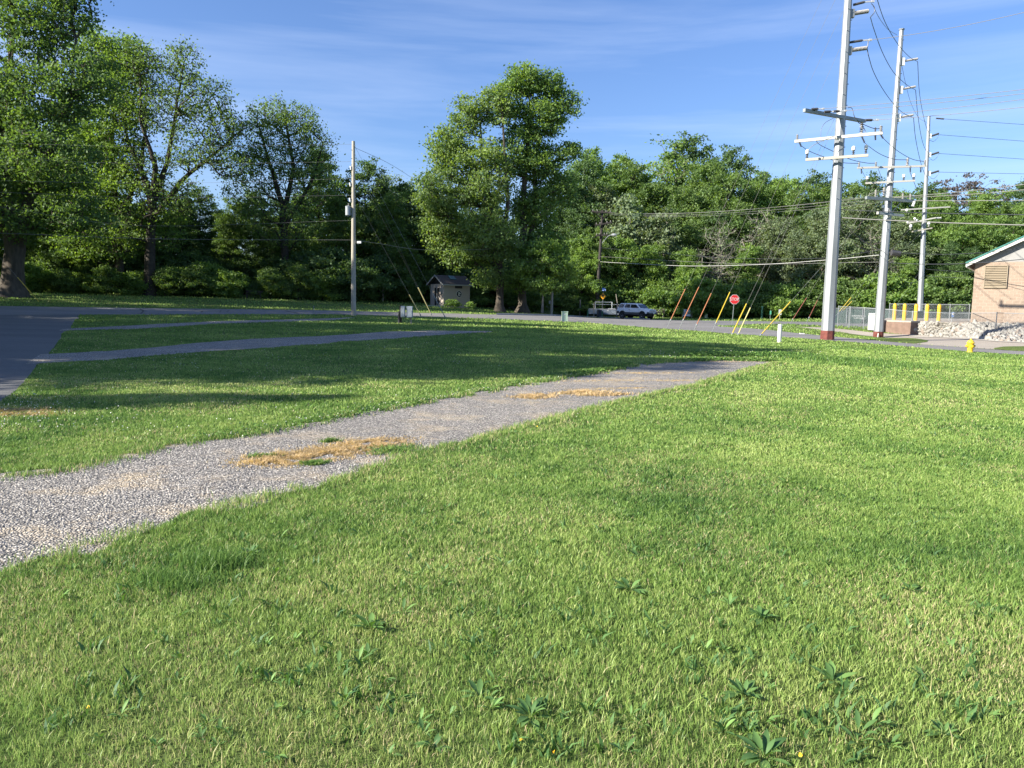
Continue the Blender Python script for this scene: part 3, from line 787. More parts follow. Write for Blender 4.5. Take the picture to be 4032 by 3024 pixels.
# ------------------------------------------------------------------ trees
def tree_data(seed, trunks, lobes, nc, npc, rc, leaf, barkm, leafm, shell=.55, twigs=2, flat=.6, rtip=.022, up=.12, tintv=.42, spread=.46):
    """trunks: polylines [(x,y,z,r)..]; lobes: (cx,cy,cz,rx,ry,rz,weight)"""
    rg = np.random.default_rng(seed)
    nodes = []; par = []; rad0 = []; plen = []
    for tr in trunks:
        prev = -1
        for i, (x, y, z, r) in enumerate(tr):
            if prev >= 0:
                q = np.array(nodes[prev]); pnt = np.array((x, y, z)); m = max(1, int(np.linalg.norm(pnt - q) / 1.3)); r0 = rad0[prev]
                for j in range(1, m + 1):
                    w = j / m; v = q + (pnt - q) * w + (rg.normal(0, .06, 3) if j < m else 0)
                    nodes.append(tuple(v)); par.append(prev); rad0.append(r0 + (r - r0) * w); plen.append(0.); prev = len(nodes) - 1
            else:
                nodes.append((x, y, z)); par.append(-1); rad0.append(r); plen.append(0.); prev = len(nodes) - 1
    lb = np.array(lobes, float); wts = lb[:, 6] / lb[:, 6].sum()
    cl = []; tries = 0
    mind = rc * .85
    while len(cl) < nc and tries < nc * 30:
        tries += 1
        l_ = lb[rg.choice(len(lb), p=wts)]; d = rg.normal(0, 1, 3); d /= np.linalg.norm(d)
        rr = rg.random() ** (1 / 3 if shell <= 0 else shell * .5)
        c = l_[:3] + d * l_[3:6] * rr * rg.uniform(.93, 1.07)
        if c[2] < .4: continue
        if cl and np.min(((np.array(cl) - c) ** 2).sum(1)) < mind * mind * rg.uniform(.3, 1): continue
        cl.append(c)
    cl = np.array(cl)
    N = np.array(nodes)
    order = np.argsort(((cl[:, :2]) ** 2).sum(1) + (cl[:, 2] - N[0][2]) ** 2 * .25)
    N = list(map(tuple, N)); tips = []
    for ci in order:
        c = cl[ci]; A = np.array(N); dd = np.linalg.norm(A - c, axis=1)
        cost = dd + np.maximum(0, A[:, 2] - c[2] + .25 * dd) * 1.3 + .3 * np.array(plen) + np.where(A[:, 2] < 1.2, 2., 0)
        k = int(np.argmin(cost)); a = A[k]; D = dd[k]
        m = max(2, int(D / 1.2)); prev = k
        bow = np.array([0, 0, up * D]) + rg.normal(0, .05 * D, 3)
        for j in range(1, m + 1):
            t = j / m; v = a + (c - a) * t + bow * (4 * t * (1 - t)) * .5
            N.append(tuple(v)); par.append(prev); rad0.append(0); plen.append(plen[prev] + D / m); prev = len(N) - 1
        tips.append(prev)
    n = len(N); cnt = np.zeros(n)
    for t in tips: cnt[t] += 1
    for i in range(n - 1, 0, -1):
        if par[i] >= 0: cnt[par[i]] += cnt[i]
    A = np.array(N); rad = rtip * np.maximum(cnt, 1) ** .5
    rad = np.where(np.array(rad0) > 0, np.maximum(np.array(rad0), 0), rad)
    rad = np.minimum(rad, np.maximum(np.array(rad0).max() * .6, .03)) if True else rad
    for i, r0 in enumerate(rad0):
        if r0 > 0: rad[i] = r0
    mb_v, mb_i = [], []; k = 0; S = 6; chain_ix = [j for j in range(n) if rad0[j] > 0]
    an = np.arange(S) * 2 * math.pi / S
    def seg(p, q, r0, r1):
        nonlocal k
        d = q - p; L = np.linalg.norm(d)
        if L < 1e-4: return
        d = d / L; ref = np.array([1., 0, 0]) if abs(d[0]) < .8 else np.array([0, 1., 0]); u = np.cross(d, ref); u /= np.linalg.norm(u); v = np.cross(d, u)
        ring = np.cos(an)[:, None] * u + np.sin(an)[:, None] * v
        mb_v.append(p + ring * r0); mb_v.append(q + ring * r1)
        for s in range(S): mb_i.append([k + s, k + (s + 1) % S, k + S + (s + 1) % S, k + S + s])
        k += 2 * S
    for i in range(n):
        if par[i] >= 0 and rad0[i] == 0: seg(A[par[i]], A[i], min(rad[par[i]], rad[i] * 1.35 if rad0[i] == 0 else rad[par[i]]), rad[i])
    st_ = [j for j in chain_ix if par[j] < 0] 
    for j0 in st_:
        ch = [j0]
        while ch[-1] + 1 < n and par[ch[-1] + 1] == ch[-1] and rad0[ch[-1] + 1] > 0: ch.append(ch[-1] + 1)
        pts = A[ch]; rr = np.array(rad0)[ch].copy()
        if pts[0][2] < 1.0:
            rr = rr * (1 + .35 * np.exp(-(pts[:, 2] - pts[0][2]) / 1.0))
        tg = np.gradient(pts, axis=0); tg /= np.linalg.norm(tg, axis=1, keepdims=True); S2 = 10; a2 = np.arange(S2) * 2 * math.pi / S2
        u = np.cross(tg, np.array([1., 0, 0])); u /= np.linalg.norm(u, axis=1, keepdims=True); v = np.cross(tg, u)
        wob = 1 + rg.normal(0, .05, (len(ch), S2)) * (rr[:, None] > .1)
        ring = pts[:, None] + (np.cos(a2)[None, :, None] * u[:, None] + np.sin(a2)[None, :, None] * v[:, None]) * (rr[:, None] * wob)[..., None]
        mb_v.append(ring.reshape(-1, 3))
        for a_i in range(len(ch) - 1):
            for s_ in range(S2): mb_i.append([k + a_i * S2 + s_, k + a_i * S2 + (s_ + 1) % S2, k + (a_i + 1) * S2 + (s_ + 1) % S2, k + (a_i + 1) * S2 + s_])
        k += len(ch) * S2
    for t in tips:
        for _ in range(twigs):
            d = rg.normal(0, 1, 3); d[2] = abs(d[2]) * .6; d /= np.linalg.norm(d)
            seg(A[t], A[t] + d * rc * rg.uniform(.5, 1.1), rtip * .7, rtip * .25)
    tv = np.concatenate(mb_v); ti = np.array(mb_i)
    tm = np_mesh('trunk', tv, np.full(len(ti), 4), ti.ravel(), barkm, smooth=True)
    m = len(cl)
    cnts = rg.poisson(npc * rg.uniform(.5, 1.5, m)); tot = int(cnts.sum()); who = np.repeat(np.arange(m), cnts)
    cr = rc * rg.uniform(.65, 1.3, m)
    off = rg.normal(0, spread, (tot, 3)); off[:, 2] *= flat
    pos = cl[who] + off * cr[who][:, None]
    pos[:, 2] = np.maximum(pos[:, 2], .1)
    nrm = rg.normal(0, 1, (tot, 3)); nrm[:, 2] = np.abs(nrm[:, 2]) * .7 + .15; nrm /= np.linalg.norm(nrm, axis=1, keepdims=True)
    ref = rg.normal(0, 1, (tot, 3)); U_ = np.cross(nrm, ref); U_ /= np.linalg.norm(U_, axis=1, keepdims=True); W_ = np.cross(nrm, U_)
    s = leaf * rg.uniform(.6, 1.35, tot)
    V = np.empty((tot, 4, 3))
    V[:, 0] = pos - U_ * (s * .62)[:, None]; V[:, 1] = pos - W_ * (s * .36)[:, None] + U_ * (s * .05)[:, None]
    V[:, 2] = pos + U_ * (s * .62)[:, None]; V[:, 3] = pos + W_ * (s * .36)[:, None] + U_ * (s * .05)[:, None]
    ct = rg.random(m)
    tint = np.clip(.2 + tintv * ct[who] + rg.normal(0, .13, tot), 0, 1)
    cmn = np_mesh('crown', V.reshape(-1, 3), np.full(tot, 4), np.arange(tot * 4), leafm, np.repeat(tint, 4))
    return tm, cmn
def tree_obj(name, data, loc, label, cat='tree', group=None, scale=(1, 1, 1), rz=0, leafm=None):
    r = empty(name, loc, rz, label, cat, group); r.scale = scale
    t = link('trunk', data[0], r); c = link('crown', data[1], r)
    if leafm is not None:
        c.material_slots[0].link = 'OBJECT'; c.material_slots[0].material = leafm
    return r
LG = leaf_mat('leaf_maple', (.14, .25, .06), .45)
LGY = leaf_mat('leaf_yellow_green', (.155, .255, .075), .48)
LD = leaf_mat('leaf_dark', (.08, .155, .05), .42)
LM = leaf_mat('leaf_mid', (.115, .205, .055), .45)
LO = leaf_mat('leaf_olive', (.145, .20, .095), .42, (.23, .29, .13))
LP = leaf_mat('leaf_pale', (.20, .27, .14), .42, (.32, .40, .21))
LB = leaf_mat('leaf_purple', (.10, .085, .08), .35, (.16, .13, .12))
LM0 = leaf_mat('leaf_silver_maple', (.105, .195, .06), .45)
LGB = leaf_mat('leaf_fresh', (.16, .28, .065), .46)

SC = F  # pixels per metre at 1 m
def PL(px, py, Y, base, dy=0.):
    """offset (x, dy, z) of an image point at depth Y relative to a tree base"""
    p = P(px, py, Y); return (p.x - base.x, dy, p.z - base.z)
def lobes_px(base, Y, items, depth=.9, k=1.0):
    out = []
    for px, py, rw, rh, dy, w in items:
        rw, rh = rw * k, rh * k
        x, _, z = PL(px, py, Y, base); out.append((x, dy, z, rw / F * Y, rw / F * Y * depth, rh / F * Y, w))
    return out
def trunk_px(base, Y, pts):
    return [PL(px, py, Y, base, dy)[:1] + (dy,) + PL(px, py, Y, base)[2:] + (r,) for px, py, dy, r in pts]

# the two big maples by the road
Y = 84.; B = GY(1966, Y)
d = tree_data(21, [trunk_px(B, Y, [(1966, 1232, 0, .62), (1967, 1200, 0, .40), (1968, 1000, 0, .36), (1930, 820, 0, .27), (1900, 620, .3, .15), (1890, 480, .3, .07)]),
                   trunk_px(B, Y, [(1968, 1000, 0, .3), (2000, 800, -.4, .22), (1985, 560, -.6, .13), (1975, 400, -.6, .06)])],
              lobes_px(B, Y, [(1770, 600, 90, 110, 0, 1.6), (1850, 450, 75, 85, 0, 1.0), (1960, 420, 70, 90, 0, 1.), (1740, 760, 105, 110, -1, 2), (1900, 700, 140, 150, -1, 2.2),
                              (1750, 910, 105, 100, .5, 2.0), (1930, 930, 130, 120, -1.5, 2), (1830, 1000, 110, 60, .5, 1.2), (1930, 1090, 60, 50, -1, .7), (1710, 850, 50, 110, 0, .6)], k=.86),
              760, 64, .85, .225, BARK, LGY, twigs=3, flat=.5, spread=.56)
tree_obj('maple_tree', d, B, 'big yellow-green maple with low spreading crown behind the small shed', group='two tall maples by the road')
Y = 86.; B = GY(2056, Y)
d = tree_data(22, [trunk_px(B, Y, [(2056, 1234, 0, .75), (2058, 1200, 0, .46), (2055, 1000, 0, .40), (2062, 800, 0, .32), (2075, 600, 0, .22), (2085, 450, 0, .12), (2080, 330, 0, .06)]),
                   trunk_px(B, Y, [(2058, 1100, 0, .3), (2100, 850, .5, .24), (2110, 640, .6, .16), (2150, 470, .6, .08)])],
              lobes_px(B, Y, [(2070, 320, 85, 65, 0, 1.6), (2170, 340, 60, 60, 0, 1.), (2000, 400, 75, 80, 0, 1.1), (2130, 470, 100, 90, 0, 1.7), (2235, 410, 45, 55, 0, .6), (2230, 600, 60, 45, 0, .8),
                              (2120, 640, 110, 90, .5, 1.5), (2215, 740, 60, 80, .5, .8), (2110, 820, 110, 100, .5, 1.4), (2040, 600, 110, 110, 0, 1.2), (2130, 980, 110, 80, 0, 1.3), (2180, 1080, 80, 60, -.8, 1.), (2040, 1110, 75, 45, -1, .6)], k=.86),
              700, 66, .85, .225, BARK, LG, twigs=3, flat=.5, spread=.54)
tree_obj('maple_tree', d, B, 'tallest maple in the middle, deeper green with an open dark-branched side', group='two tall maples by the road')
Y = 82.; B = GY(2135, Y)
d = tree_data(23, [trunk_px(B, Y, [(2135, 1232, 0, .10), (2138, 1100, 0, .07), (2145, 1000, 0, .04)])],
              lobes_px(B, Y, [(2140, 1000, 70, 60, 0, 1), (2200, 1050, 60, 45, 0, .8), (2080, 1060, 60, 45, 0, .6), (2150, 1120, 70, 35, 0, .7)]), 120, 70, .7, .25, BARKP, LGB)
tree_obj('young_maple_tree', d, B, 'young bright green maple under the tallest maple, beside a bare pole')

# big trees on the far lawn at the photo's near-left side
Y = 66.; B = GY(40, Y)
d = tree_data(31, [trunk_px(B, Y, [(40, 1165, 0, 1.25), (50, 1120, 0, .85), (60, 980, 0, .78), (20, 800, 0, .55), (-10, 560, 0, .4), (40, 250, 0, .22), (60, 60, 0, .12)]),
                   trunk_px(B, Y, [(70, 970, 0, .6), (130, 780, -.5, .4), (210, 620, -.5, .28), (280, 400, 0, .18), (300, 150, 0, .08)]),
                   trunk_px(B, Y, [(60, 960, 0, .5), (-80, 760, 0, .35), (-200, 500, 0, .2)])],
              lobes_px(B, Y, [(40, 60, 70, 90, 0, 1), (180, 80, 95, 120, 0, 1.5), (290, 40, 70, 80, 0, .9), (110, 220, 90, 100, 0, 1.1), (0, 420, 130, 140, 0, 1.6), (170, 420, 150, 130, -1, 1.8),
                              (330, 330, 130, 120, 0, 1.5), (60, 680, 150, 120, -1, 1.6), (260, 640, 170, 120, -2, 1.8), (-200, 300, 180, 250, 0, 2.), (-250, 700, 180, 200, 0, 1.6), (100, 860, 150, 80, -1, 1.), (330, 860, 120, 90, -1, 1.),
                              (330, -120, 120, 100, 0, 1), (80, -150, 130, 120, 0, 1.2)]),
              900, 72, .95, .215, BARK, LM0, twigs=2, flat=.55, spread=.5)
tree_obj('silver_maple_tree', d, B, 'massive old tree with very thick forked trunk at the lawn\'s edge')
Y = 80.; B = GY(470, Y)
d = tree_data(32, [trunk_px(B, Y, [(470, 1165, 0, .5), (460, 900, 0, .4), (440, 600, 0, .26), (450, 300, 0, .1)]), trunk_px(B, Y, [(460, 900, 0, .3), (560, 650, 0, .2), (580, 350, 0, .08)])],
              lobes_px(B, Y, [(370, 200, 80, 90, 0, 1), (480, 230, 100, 90, 0, 1.2), (400, 380, 120, 110, 0, 1.3), (520, 330, 90, 120, 0, 1.2), (330, 520, 130, 110, 0, 1.2), (450, 560, 140, 120, -1, 1.4), (480, 760, 150, 110, -1, 1.3), (330, 780, 130, 110, -1, 1), (420, 950, 170, 90, -1, 1.2), (640, 900, 90, 90, 0, .7)]),
              640, 66, .95, .215, BARK, LG, twigs=2, flat=.5, spread=.55)
tree_obj('ash_tree', d, B, 'full light-green tree between the massive old tree and the sparse one')
Y = 78.; B = GY(590, Y)
d = tree_data(33, [trunk_px(B, Y, [(590, 1165, 0, .55), (592, 960, 0, .46), (600, 800, 0, .42), (560, 680, 0, .25), (500, 560, .3, .16), (470, 420, .3, .07)]),
                   trunk_px(B, Y, [(600, 800, 0, .34), (620, 660, -.4, .24), (560, 480, -.4, .14), (560, 300, -.4, .06)]),
                   trunk_px(B, Y, [(600, 800, 0, .34), (660, 640, 0, .22), (690, 460, 0, .14), (720, 260, 0, .06)]),
                   trunk_px(B, Y, [(605, 850, 0, .3), (740, 680, .4, .2), (840, 600, .4, .13), (960, 500, .4, .06)])],
              lobes_px(B, Y, [(560, 260, 80, 90, 0, .9), (720, 250, 70, 80, 0, .9), (650, 420, 110, 100, 0, 1.2), (800, 400, 110, 100, 0, 1.1), (870, 500, 80, 80, 0, .7), (520, 470, 90, 100, 0, .9), (760, 590, 120, 80, 0, .9), (560, 680, 110, 90, 0, .8), (900, 650, 90, 60, 0, .6), (700, 780, 130, 80, -1, .9), (520, 870, 110, 80, -1, .7)]),
              640, 28, .8, .2, BARKD, LM, twigs=4, flat=.6, rtip=.02, spread=.65)
tree_obj('open_crowned_tree', d, B, 'open sparse tree with many dark forked limbs showing sky between')
Y = 86.; B = GY(1130, Y)
d = tree_data(34, [trunk_px(B, Y, [(1130, 1175, 0, .45), (1120, 950, 0, .38), (1110, 800, 0, .3), (1060, 640, 0, .18), (1020, 500, 0, .08)]),
                   trunk_px(B, Y, [(1115, 850, 0, .3), (1160, 660, -.3, .2), (1130, 480, -.3, .08)]), trunk_px(B, Y, [(1120, 900, 0, .25), (1230, 700, .3, .16), (1270, 560, .3, .06)])],
              lobes_px(B, Y, [(1060, 470, 90, 80, 0, 1), (1170, 500, 90, 80, 0, 1), (980, 560, 70, 80, 0, .7), (1240, 590, 75, 70, 0, .8), (1080, 640, 130, 90, 0, 1.1), (1200, 720, 120, 90, 0, 1), (1000, 760, 110, 90, 0, .9), (1120, 880, 150, 90, -1, 1.2)]),
              560, 34, .8, .2, BARKD, LM, twigs=4, flat=.6, rtip=.02, spread=.65)
tree_obj('open_crowned_tree', d, B, 'second open dark-limbed tree, shorter, just before the wooden pole')

# generic woodland trees: a few kinds, copied with their parts
def generic(seed, H, W, low, leafm, barkm=BARKD, nc=260, npc=95, rc=.98, leaf=.27, nl=9, **kw):
    rg = np.random.default_rng(seed); lo = []
    for k in range(nl):
        t = (k + .5) / nl; z = H * (low + (1 - low) * t * .93)
        wr = W * (math.sin(math.pi * min(1, (.18 + .72 * t))) ** .7) * .55
        a = rg.uniform(0, 6.28); q = rg.uniform(.15, .55) * W * (1 - t * .5) * .5
        lo.append((math.cos(a) * q, math.sin(a) * q, z, wr * rg.uniform(.6, .95), wr * rg.uniform(.6, .95), H * rg.uniform(.09, .15), wr))
    lo.append((rg.uniform(-.5, .5), 0, H * .93, W * .17, W * .17, H * .08, W * .2))
    tr = [[(0, 0, -.3, H * .020), (rg.uniform(-.3, .3), 0, H * .3, H * .015), (rg.uniform(-.6, .6), rg.uniform(-.5, .5), H * .6, H * .009), (rg.uniform(-.8, .8), 0, H * .88, H * .003)]]
    return tree_data(seed, tr, lo, nc, npc, rc, leaf, barkm, leafm, **kw)
GEN = {
    'dense': generic(41, 20, 11, .12, LD), 'dense2': generic(42, 21, 10, .15, LM), 'round': generic(43, 18, 12, .1, LM, nc=250),
    'tall': generic(44, 24, 10, .25, LG), 'fresh': generic(45, 15, 9, .06, LGB, nc=200), 'feather': generic(46, 19, 9, .3, LP, nc=170, npc=40, twigs=5, leaf=.26, barkm=BARKP),
    'olive': generic(47, 15, 13, .05, LO, nc=300, npc=85, leaf=.24, rc=1.0, barkm=BARK, twigs=3), 'pale': generic(48, 13, 9, .08, LP, nc=180, npc=60, leaf=.34, barkm=BARKP, twigs=3),
    'bare': generic(49, 12, 8, .1, LO, nc=150, npc=12, leaf=.22, barkm=BARKP, twigs=6, rtip=.03), 'purple': generic(50, 17, 15, .3, LB, nc=210, npc=36, leaf=.28, twigs=4, barkm=BARK, flat=.35),
    'herb': generic(53, 1.1, 1.7, .02, LGB, nc=26, npc=34, rc=.26, leaf=.13, nl=5, rtip=.006, twigs=1), 'bush': generic(51, 5.5, 7.5, .02, LM, nc=130, npc=90, rc=.8, leaf=.24, nl=6), 'bush2': generic(52, 4, 6.5, .02, LGB, nc=110, npc=80, rc=.75, leaf=.25, nl=6),
}
HGT = dict(dense=20, dense2=21, round=18, tall=24, fresh=15, feather=19, olive=15, pale=13, bare=12, purple=17, bush=5.5, bush2=4)
LOOK = dict(dense=('woodland_tree', 'dark dense woodland tree'), dense2=('woodland_tree', 'mid-green bushy woodland tree'), round=('woodland_tree', 'broad round-crowned woodland tree'),
            tall=('woodland_tree', 'tall leafy woodland tree'), fresh=('sapling_tree', 'fresh bright green tree'), feather=('feathery_tree', 'pale feathery thin-leaved tree'), olive=('locust_tree', 'soft olive-green wide tree'),
            pale=('pale_tree', 'whitish-green pale-leaved tree'), bare=('bare_tree', 'half-bare pale-branched tree'), purple=('purple_tree', 'purplish-brown sparse flat-topped tree'),
            bush=('shrub', 'dark leafy shrub'), bush2=('shrub', 'bright leafy shrub'))
LANDM = [(-1e4, 'off the edge of the lawn'), (0, 'behind the massive old tree'), (150, 'next to the massive old tree'), (330, 'behind the dark lawn edge'), (480, 'under the open sparse tree'), (700, 'beyond the tar-cracked road'), (900, 'behind the dark bench'),
         (1060, 'past the dark bench'), (1230, 'behind the metal marker post'), (1340, 'behind the wooden transformer pole'), (1440, 'behind the two short wood posts'), (1560, 'behind the slanted guy wires'), (1680, 'behind the shed'),
         (1850, 'behind the yellow-green maple'), (2010, 'behind the tallest maple'), (2110, 'behind the young maple'), (2200, 'behind the green utility box'), (2290, 'behind the dark utility pole'), (2400, 'behind the parked trailer'), (2480, 'behind the white SUV'),
         (2570, 'behind the wooden trail sign'), (2660, 'behind the white notice board'), (2750, 'past the white notice board'), (2830, 'behind the STOP sign'), (2930, 'past the STOP sign'), (3010, 'behind the small white sign'), (3110, 'behind the red guy guards'),
         (3210, 'behind the nearest steel pole'), (3320, 'behind the green windscreen'), (3430, 'behind the second steel pole'), (3520, 'behind the yellow bollards'), (3610, 'behind the farthest steel pole'), (3700, 'past the yellow bollards'), (3800, 'behind the tan building corner'), (3950, 'behind the tan building roof'), (4100, 'past the frame of the photo')]
used = {}
def wood(kind, px, top, Y, row, rz=None, wide=1.0, leafm=None, look=None):
    b = GY(px, Y); H = P(px, top, Y).z - b.z; s = H / HGT[kind]
    lm = [t for x_, t in LANDM if px >= x_][-1]
    nm, lk = LOOK[kind]
    if look: lk = look
    lab = f"{lk} {row}, {lm}" if row else f"{lk} {lm}"
    if lab in used: lab = lab.replace(lk, 'another ' + lk)
    if lab in used: lab = lab.replace('another', 'yet another')
    used[lab] = 1
    return tree_obj(nm, GEN[kind], b, lab, 'shrub' if 'bush' in kind else 'tree', 'shrubs along the woods' if 'bush' in kind else 'trees of the woods', (s * wide, s * wide, s), R.uniform(0, 6.28) if rz is None else rz, leafm)
FR, MD, BK = 'in front', 'in the middle', 'at the back'
# left woods
for a in [('dense2', 120, 560, 84, MD), ('dense', 260, 700, 80, FR), ('round', 660, 740, 90, MD), ('dense', 800, 745, 92, MD), ('dense2', 940, 790, 90, FR), ('dense', 1010, 760, 100, BK), ('round', 1160, 790, 96, MD), ('dense', 720, 800, 88, FR), ('dense2', 890, 850, 88, FR), ('dense', 1050, 850, 90, FR), ('dense', 350, 850, 84, FR), ('dense2', 180, 850, 80, FR), ('dense', 1500, 720, 100, MD), ('dense', 1620, 740, 101, MD),
          ('dense', 1270, 590, 96, MD), ('dense2', 1330, 760, 90, FR), ('dense', 1430, 640, 96, MD), ('feather', 1520, 690, 112, BK), ('dense', 1600, 725, 98, MD), ('dense2', 1540, 760, 92, FR), ('dense', 1690, 760, 100, MD),
          ('dense', 380, 500, 98, BK), ('dense2', 560, 800, 88, FR), ('dense', 1380, 800, 104, BK), ('round', 480, 800, 104, BK), ('dense', -120, 300, 82, MD), ('dense', 50, 460, 96, BK), ('dense', 1750, 800, 108, BK),
          ('dense2', 740, 820, 100, BK), ('dense', 880, 830, 106, BK), ('dense', 1110, 860, 108, BK), ('dense', 1230, 800, 110, BK), ('round', 1480, 860, 108, BK), ('dense', 620, 860, 108, BK), ('dense', 240, 560, 108, BK), ('dense', 1840, 760, 112, BK)]:
    wood(*a)
for a in [('bush', 180, 1010, 78, ''), ('bush', 320, 1040, 79, ''), ('bush', 430, 1060, 80, ''), ('bush2', 700, 1060, 80, ''), ('bush2', 800, 1040, 81, ''), ('bush', 880, 1070, 83, ''), ('bush', 1080, 1080, 86, ''), ('bush', 1180, 1060, 87, ''), ('bush', 1300, 1060, 88, ''),
          ('bush', 1400, 1080, 89, ''), ('bush', 1490, 1070, 90, ''), ('bush', 1590, 1080, 91, ''), ('bush', 1880, 1090, 96, ''), ('bush', 1980, 1110, 98, ''), ('bush', 2100, 1130, 96, ''), ('bush', 2230, 1130, 98, ''), ('bush', 60, 1040, 80, ''), ('bush', 1680, 1070, 95, ''), ('bush', 1790, 1080, 96, ''), ('bush', 560, 1070, 84, ''), ('bush', 980, 1080, 88, '')]:
    wood(*a)
for k, px in enumerate((110, 250, 420, 520, 650, 770, 905, 1060, 1175, 1270)):
    wood('bush' if k % 3 else 'bush2', px, 1040 + (k * 23) % 35, 74.5 + k * .9, 'at the front edge of the woods', None, 1.0)
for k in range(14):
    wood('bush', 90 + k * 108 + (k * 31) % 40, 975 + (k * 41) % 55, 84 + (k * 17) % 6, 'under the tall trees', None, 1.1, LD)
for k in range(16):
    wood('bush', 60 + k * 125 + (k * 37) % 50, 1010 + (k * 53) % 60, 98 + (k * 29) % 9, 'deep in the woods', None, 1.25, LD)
# woods past the maples, on rising ground
for a in [('dense2', 1930, 760, 110, MD), ('dense', 2060, 800, 104, MD), ('dense', 2190, 690, 108, MD), ('dense', 2290, 640, 112, MD), ('tall', 2330, 590, 124, BK), ('tall', 2420, 615, 128, BK), ('feather', 2500, 660, 132, BK), ('dense2', 2380, 740, 110, MD, None, 1, LO, 'brownish-green woodland tree'),
          ('feather', 2620, 560, 136, BK, None, 1.25, LGB, 'tall feathery light-green tree'), ('dense', 2715, 545, 136, BK), ('dense2', 2480, 640, 122, MD, None, 1.15), ('dense2', 3060, 720, 122, MD, None, 1.15, LG), ('dense2', 3210, 735, 118, MD, None, 1.15), ('dense', 3640, 730, 124, MD, None, 1.1), ('round', 2770, 640, 124, BK), ('dense', 2870, 590, 128, BK, None, .9), ('round', 2830, 680, 118, MD), ('dense2', 2960, 720, 120, MD, None, 1, LG), ('tall', 2960, 680, 134, BK), ('fresh', 3040, 700, 130, BK),
          ('dense2', 3120, 760, 118, MD), ('dense', 3200, 690, 130, BK), ('round', 3300, 720, 124, BK), ('dense', 3400, 700, 128, BK), ('dense2', 3500, 750, 124, BK, None, 1, LG), ('fresh', 3580, 745, 132, BK), ('purple', 3740, 695, 132, BK), ('dense2', 3860, 760, 116, MD, None, 1.1, LG), ('tall', 3690, 770, 118, MD), ('dense2', 3830, 760, 120, MD, None, 1, LG), ('purple', 3900, 735, 140, BK, None, .7),
          ('dense', 4000, 715, 132, BK), ('round', 3960, 800, 114, MD), ('dense2', 4100, 730, 124, BK), ('round', 2560, 720, 120, MD), ('dense2', 2680, 740, 116, MD), ('pale', 2450, 780, 108, FR, None, 1, None, 'whitish-green tree with pale stems'), ('pale', 2600, 830, 106, FR, None, .9, LO), ('dense', 2540, 900, 110, MD), ('dense2', 2700, 880, 108, MD),
          ('fresh', 2440, 930, 102, FR), ('fresh', 2560, 960, 102, FR), ('dense2', 2350, 900, 102, FR), ('bare', 2830, 880, 104, FR), ('dense', 2790, 830, 112, MD), ('fresh', 2700, 980, 101, FR), ('bare', 2990, 830, 108, FR), ('dense2', 2900, 800, 114, MD), ('fresh', 2920, 960, 103, FR),
          ('olive', 3080, 860, 106, FR, None, .9), ('olive', 3230, 830, 102, FR), ('olive', 3360, 770, 106, FR, None, 1.1), ('dense', 3150, 930, 112, MD), ('olive', 3480, 850, 104, FR), ('bare', 3420, 900, 100, FR), ('fresh', 3540, 1010, 98, FR), ('dense2', 3560, 860, 110, MD), ('tall', 3640, 800, 112, MD), ('fresh', 3680, 900, 104, FR, None, 1.1, LG),
          ('dense2', 3770, 860, 106, FR, None, 1, LG), ('round', 3880, 850, 106, FR, None, 1, LG), ('dense', 3720, 960, 100, FR), ('dense2', 4020, 820, 108, FR, None, 1, LG), ('dense', 2250, 830, 104, FR), ('fresh', 2290, 930, 100, FR), ('dense', 3300, 900, 112, MD), ('dense', 3800, 980, 99, FR), ('dense', 2640, 860, 114, MD), ('dense', 3020, 880, 114, MD),
          ('dense', 2450, 860, 114, MD), ('dense', 3900, 900, 112, MD), ('dense', 3620, 950, 112, MD)]:
    wood(*a)
for a in [('bush', 2330, 1120, 101, ''), ('bush2', 2420, 1130, 102, ''), ('bush', 2490, 1110, 101, ''), ('bush2', 2580, 1130, 100, ''), ('bush', 2660, 1110, 100, ''), ('bush2', 2730, 1100, 99, ''), ('bush', 2800, 1110, 99, ''), ('bush2', 2870, 1130, 98, ''), ('bush', 2940, 1110, 99, ''), ('bush', 3010, 1120, 98, ''), ('bush2', 3070, 1130, 97, ''),
          ('bush', 3140, 1110, 98, ''), ('bush', 3210, 1110, 98, ''), ('bush', 3290, 1100, 98, ''), ('bush', 3370, 1110, 97, ''), ('bush2', 3450, 1090, 96, ''), ('bush', 3530, 1100, 97, ''), ('bush2', 3600, 1110, 96, ''), ('bush', 3680, 1090, 96, ''), ('bush', 3770, 1090, 96, '')]:
    wood(*a)
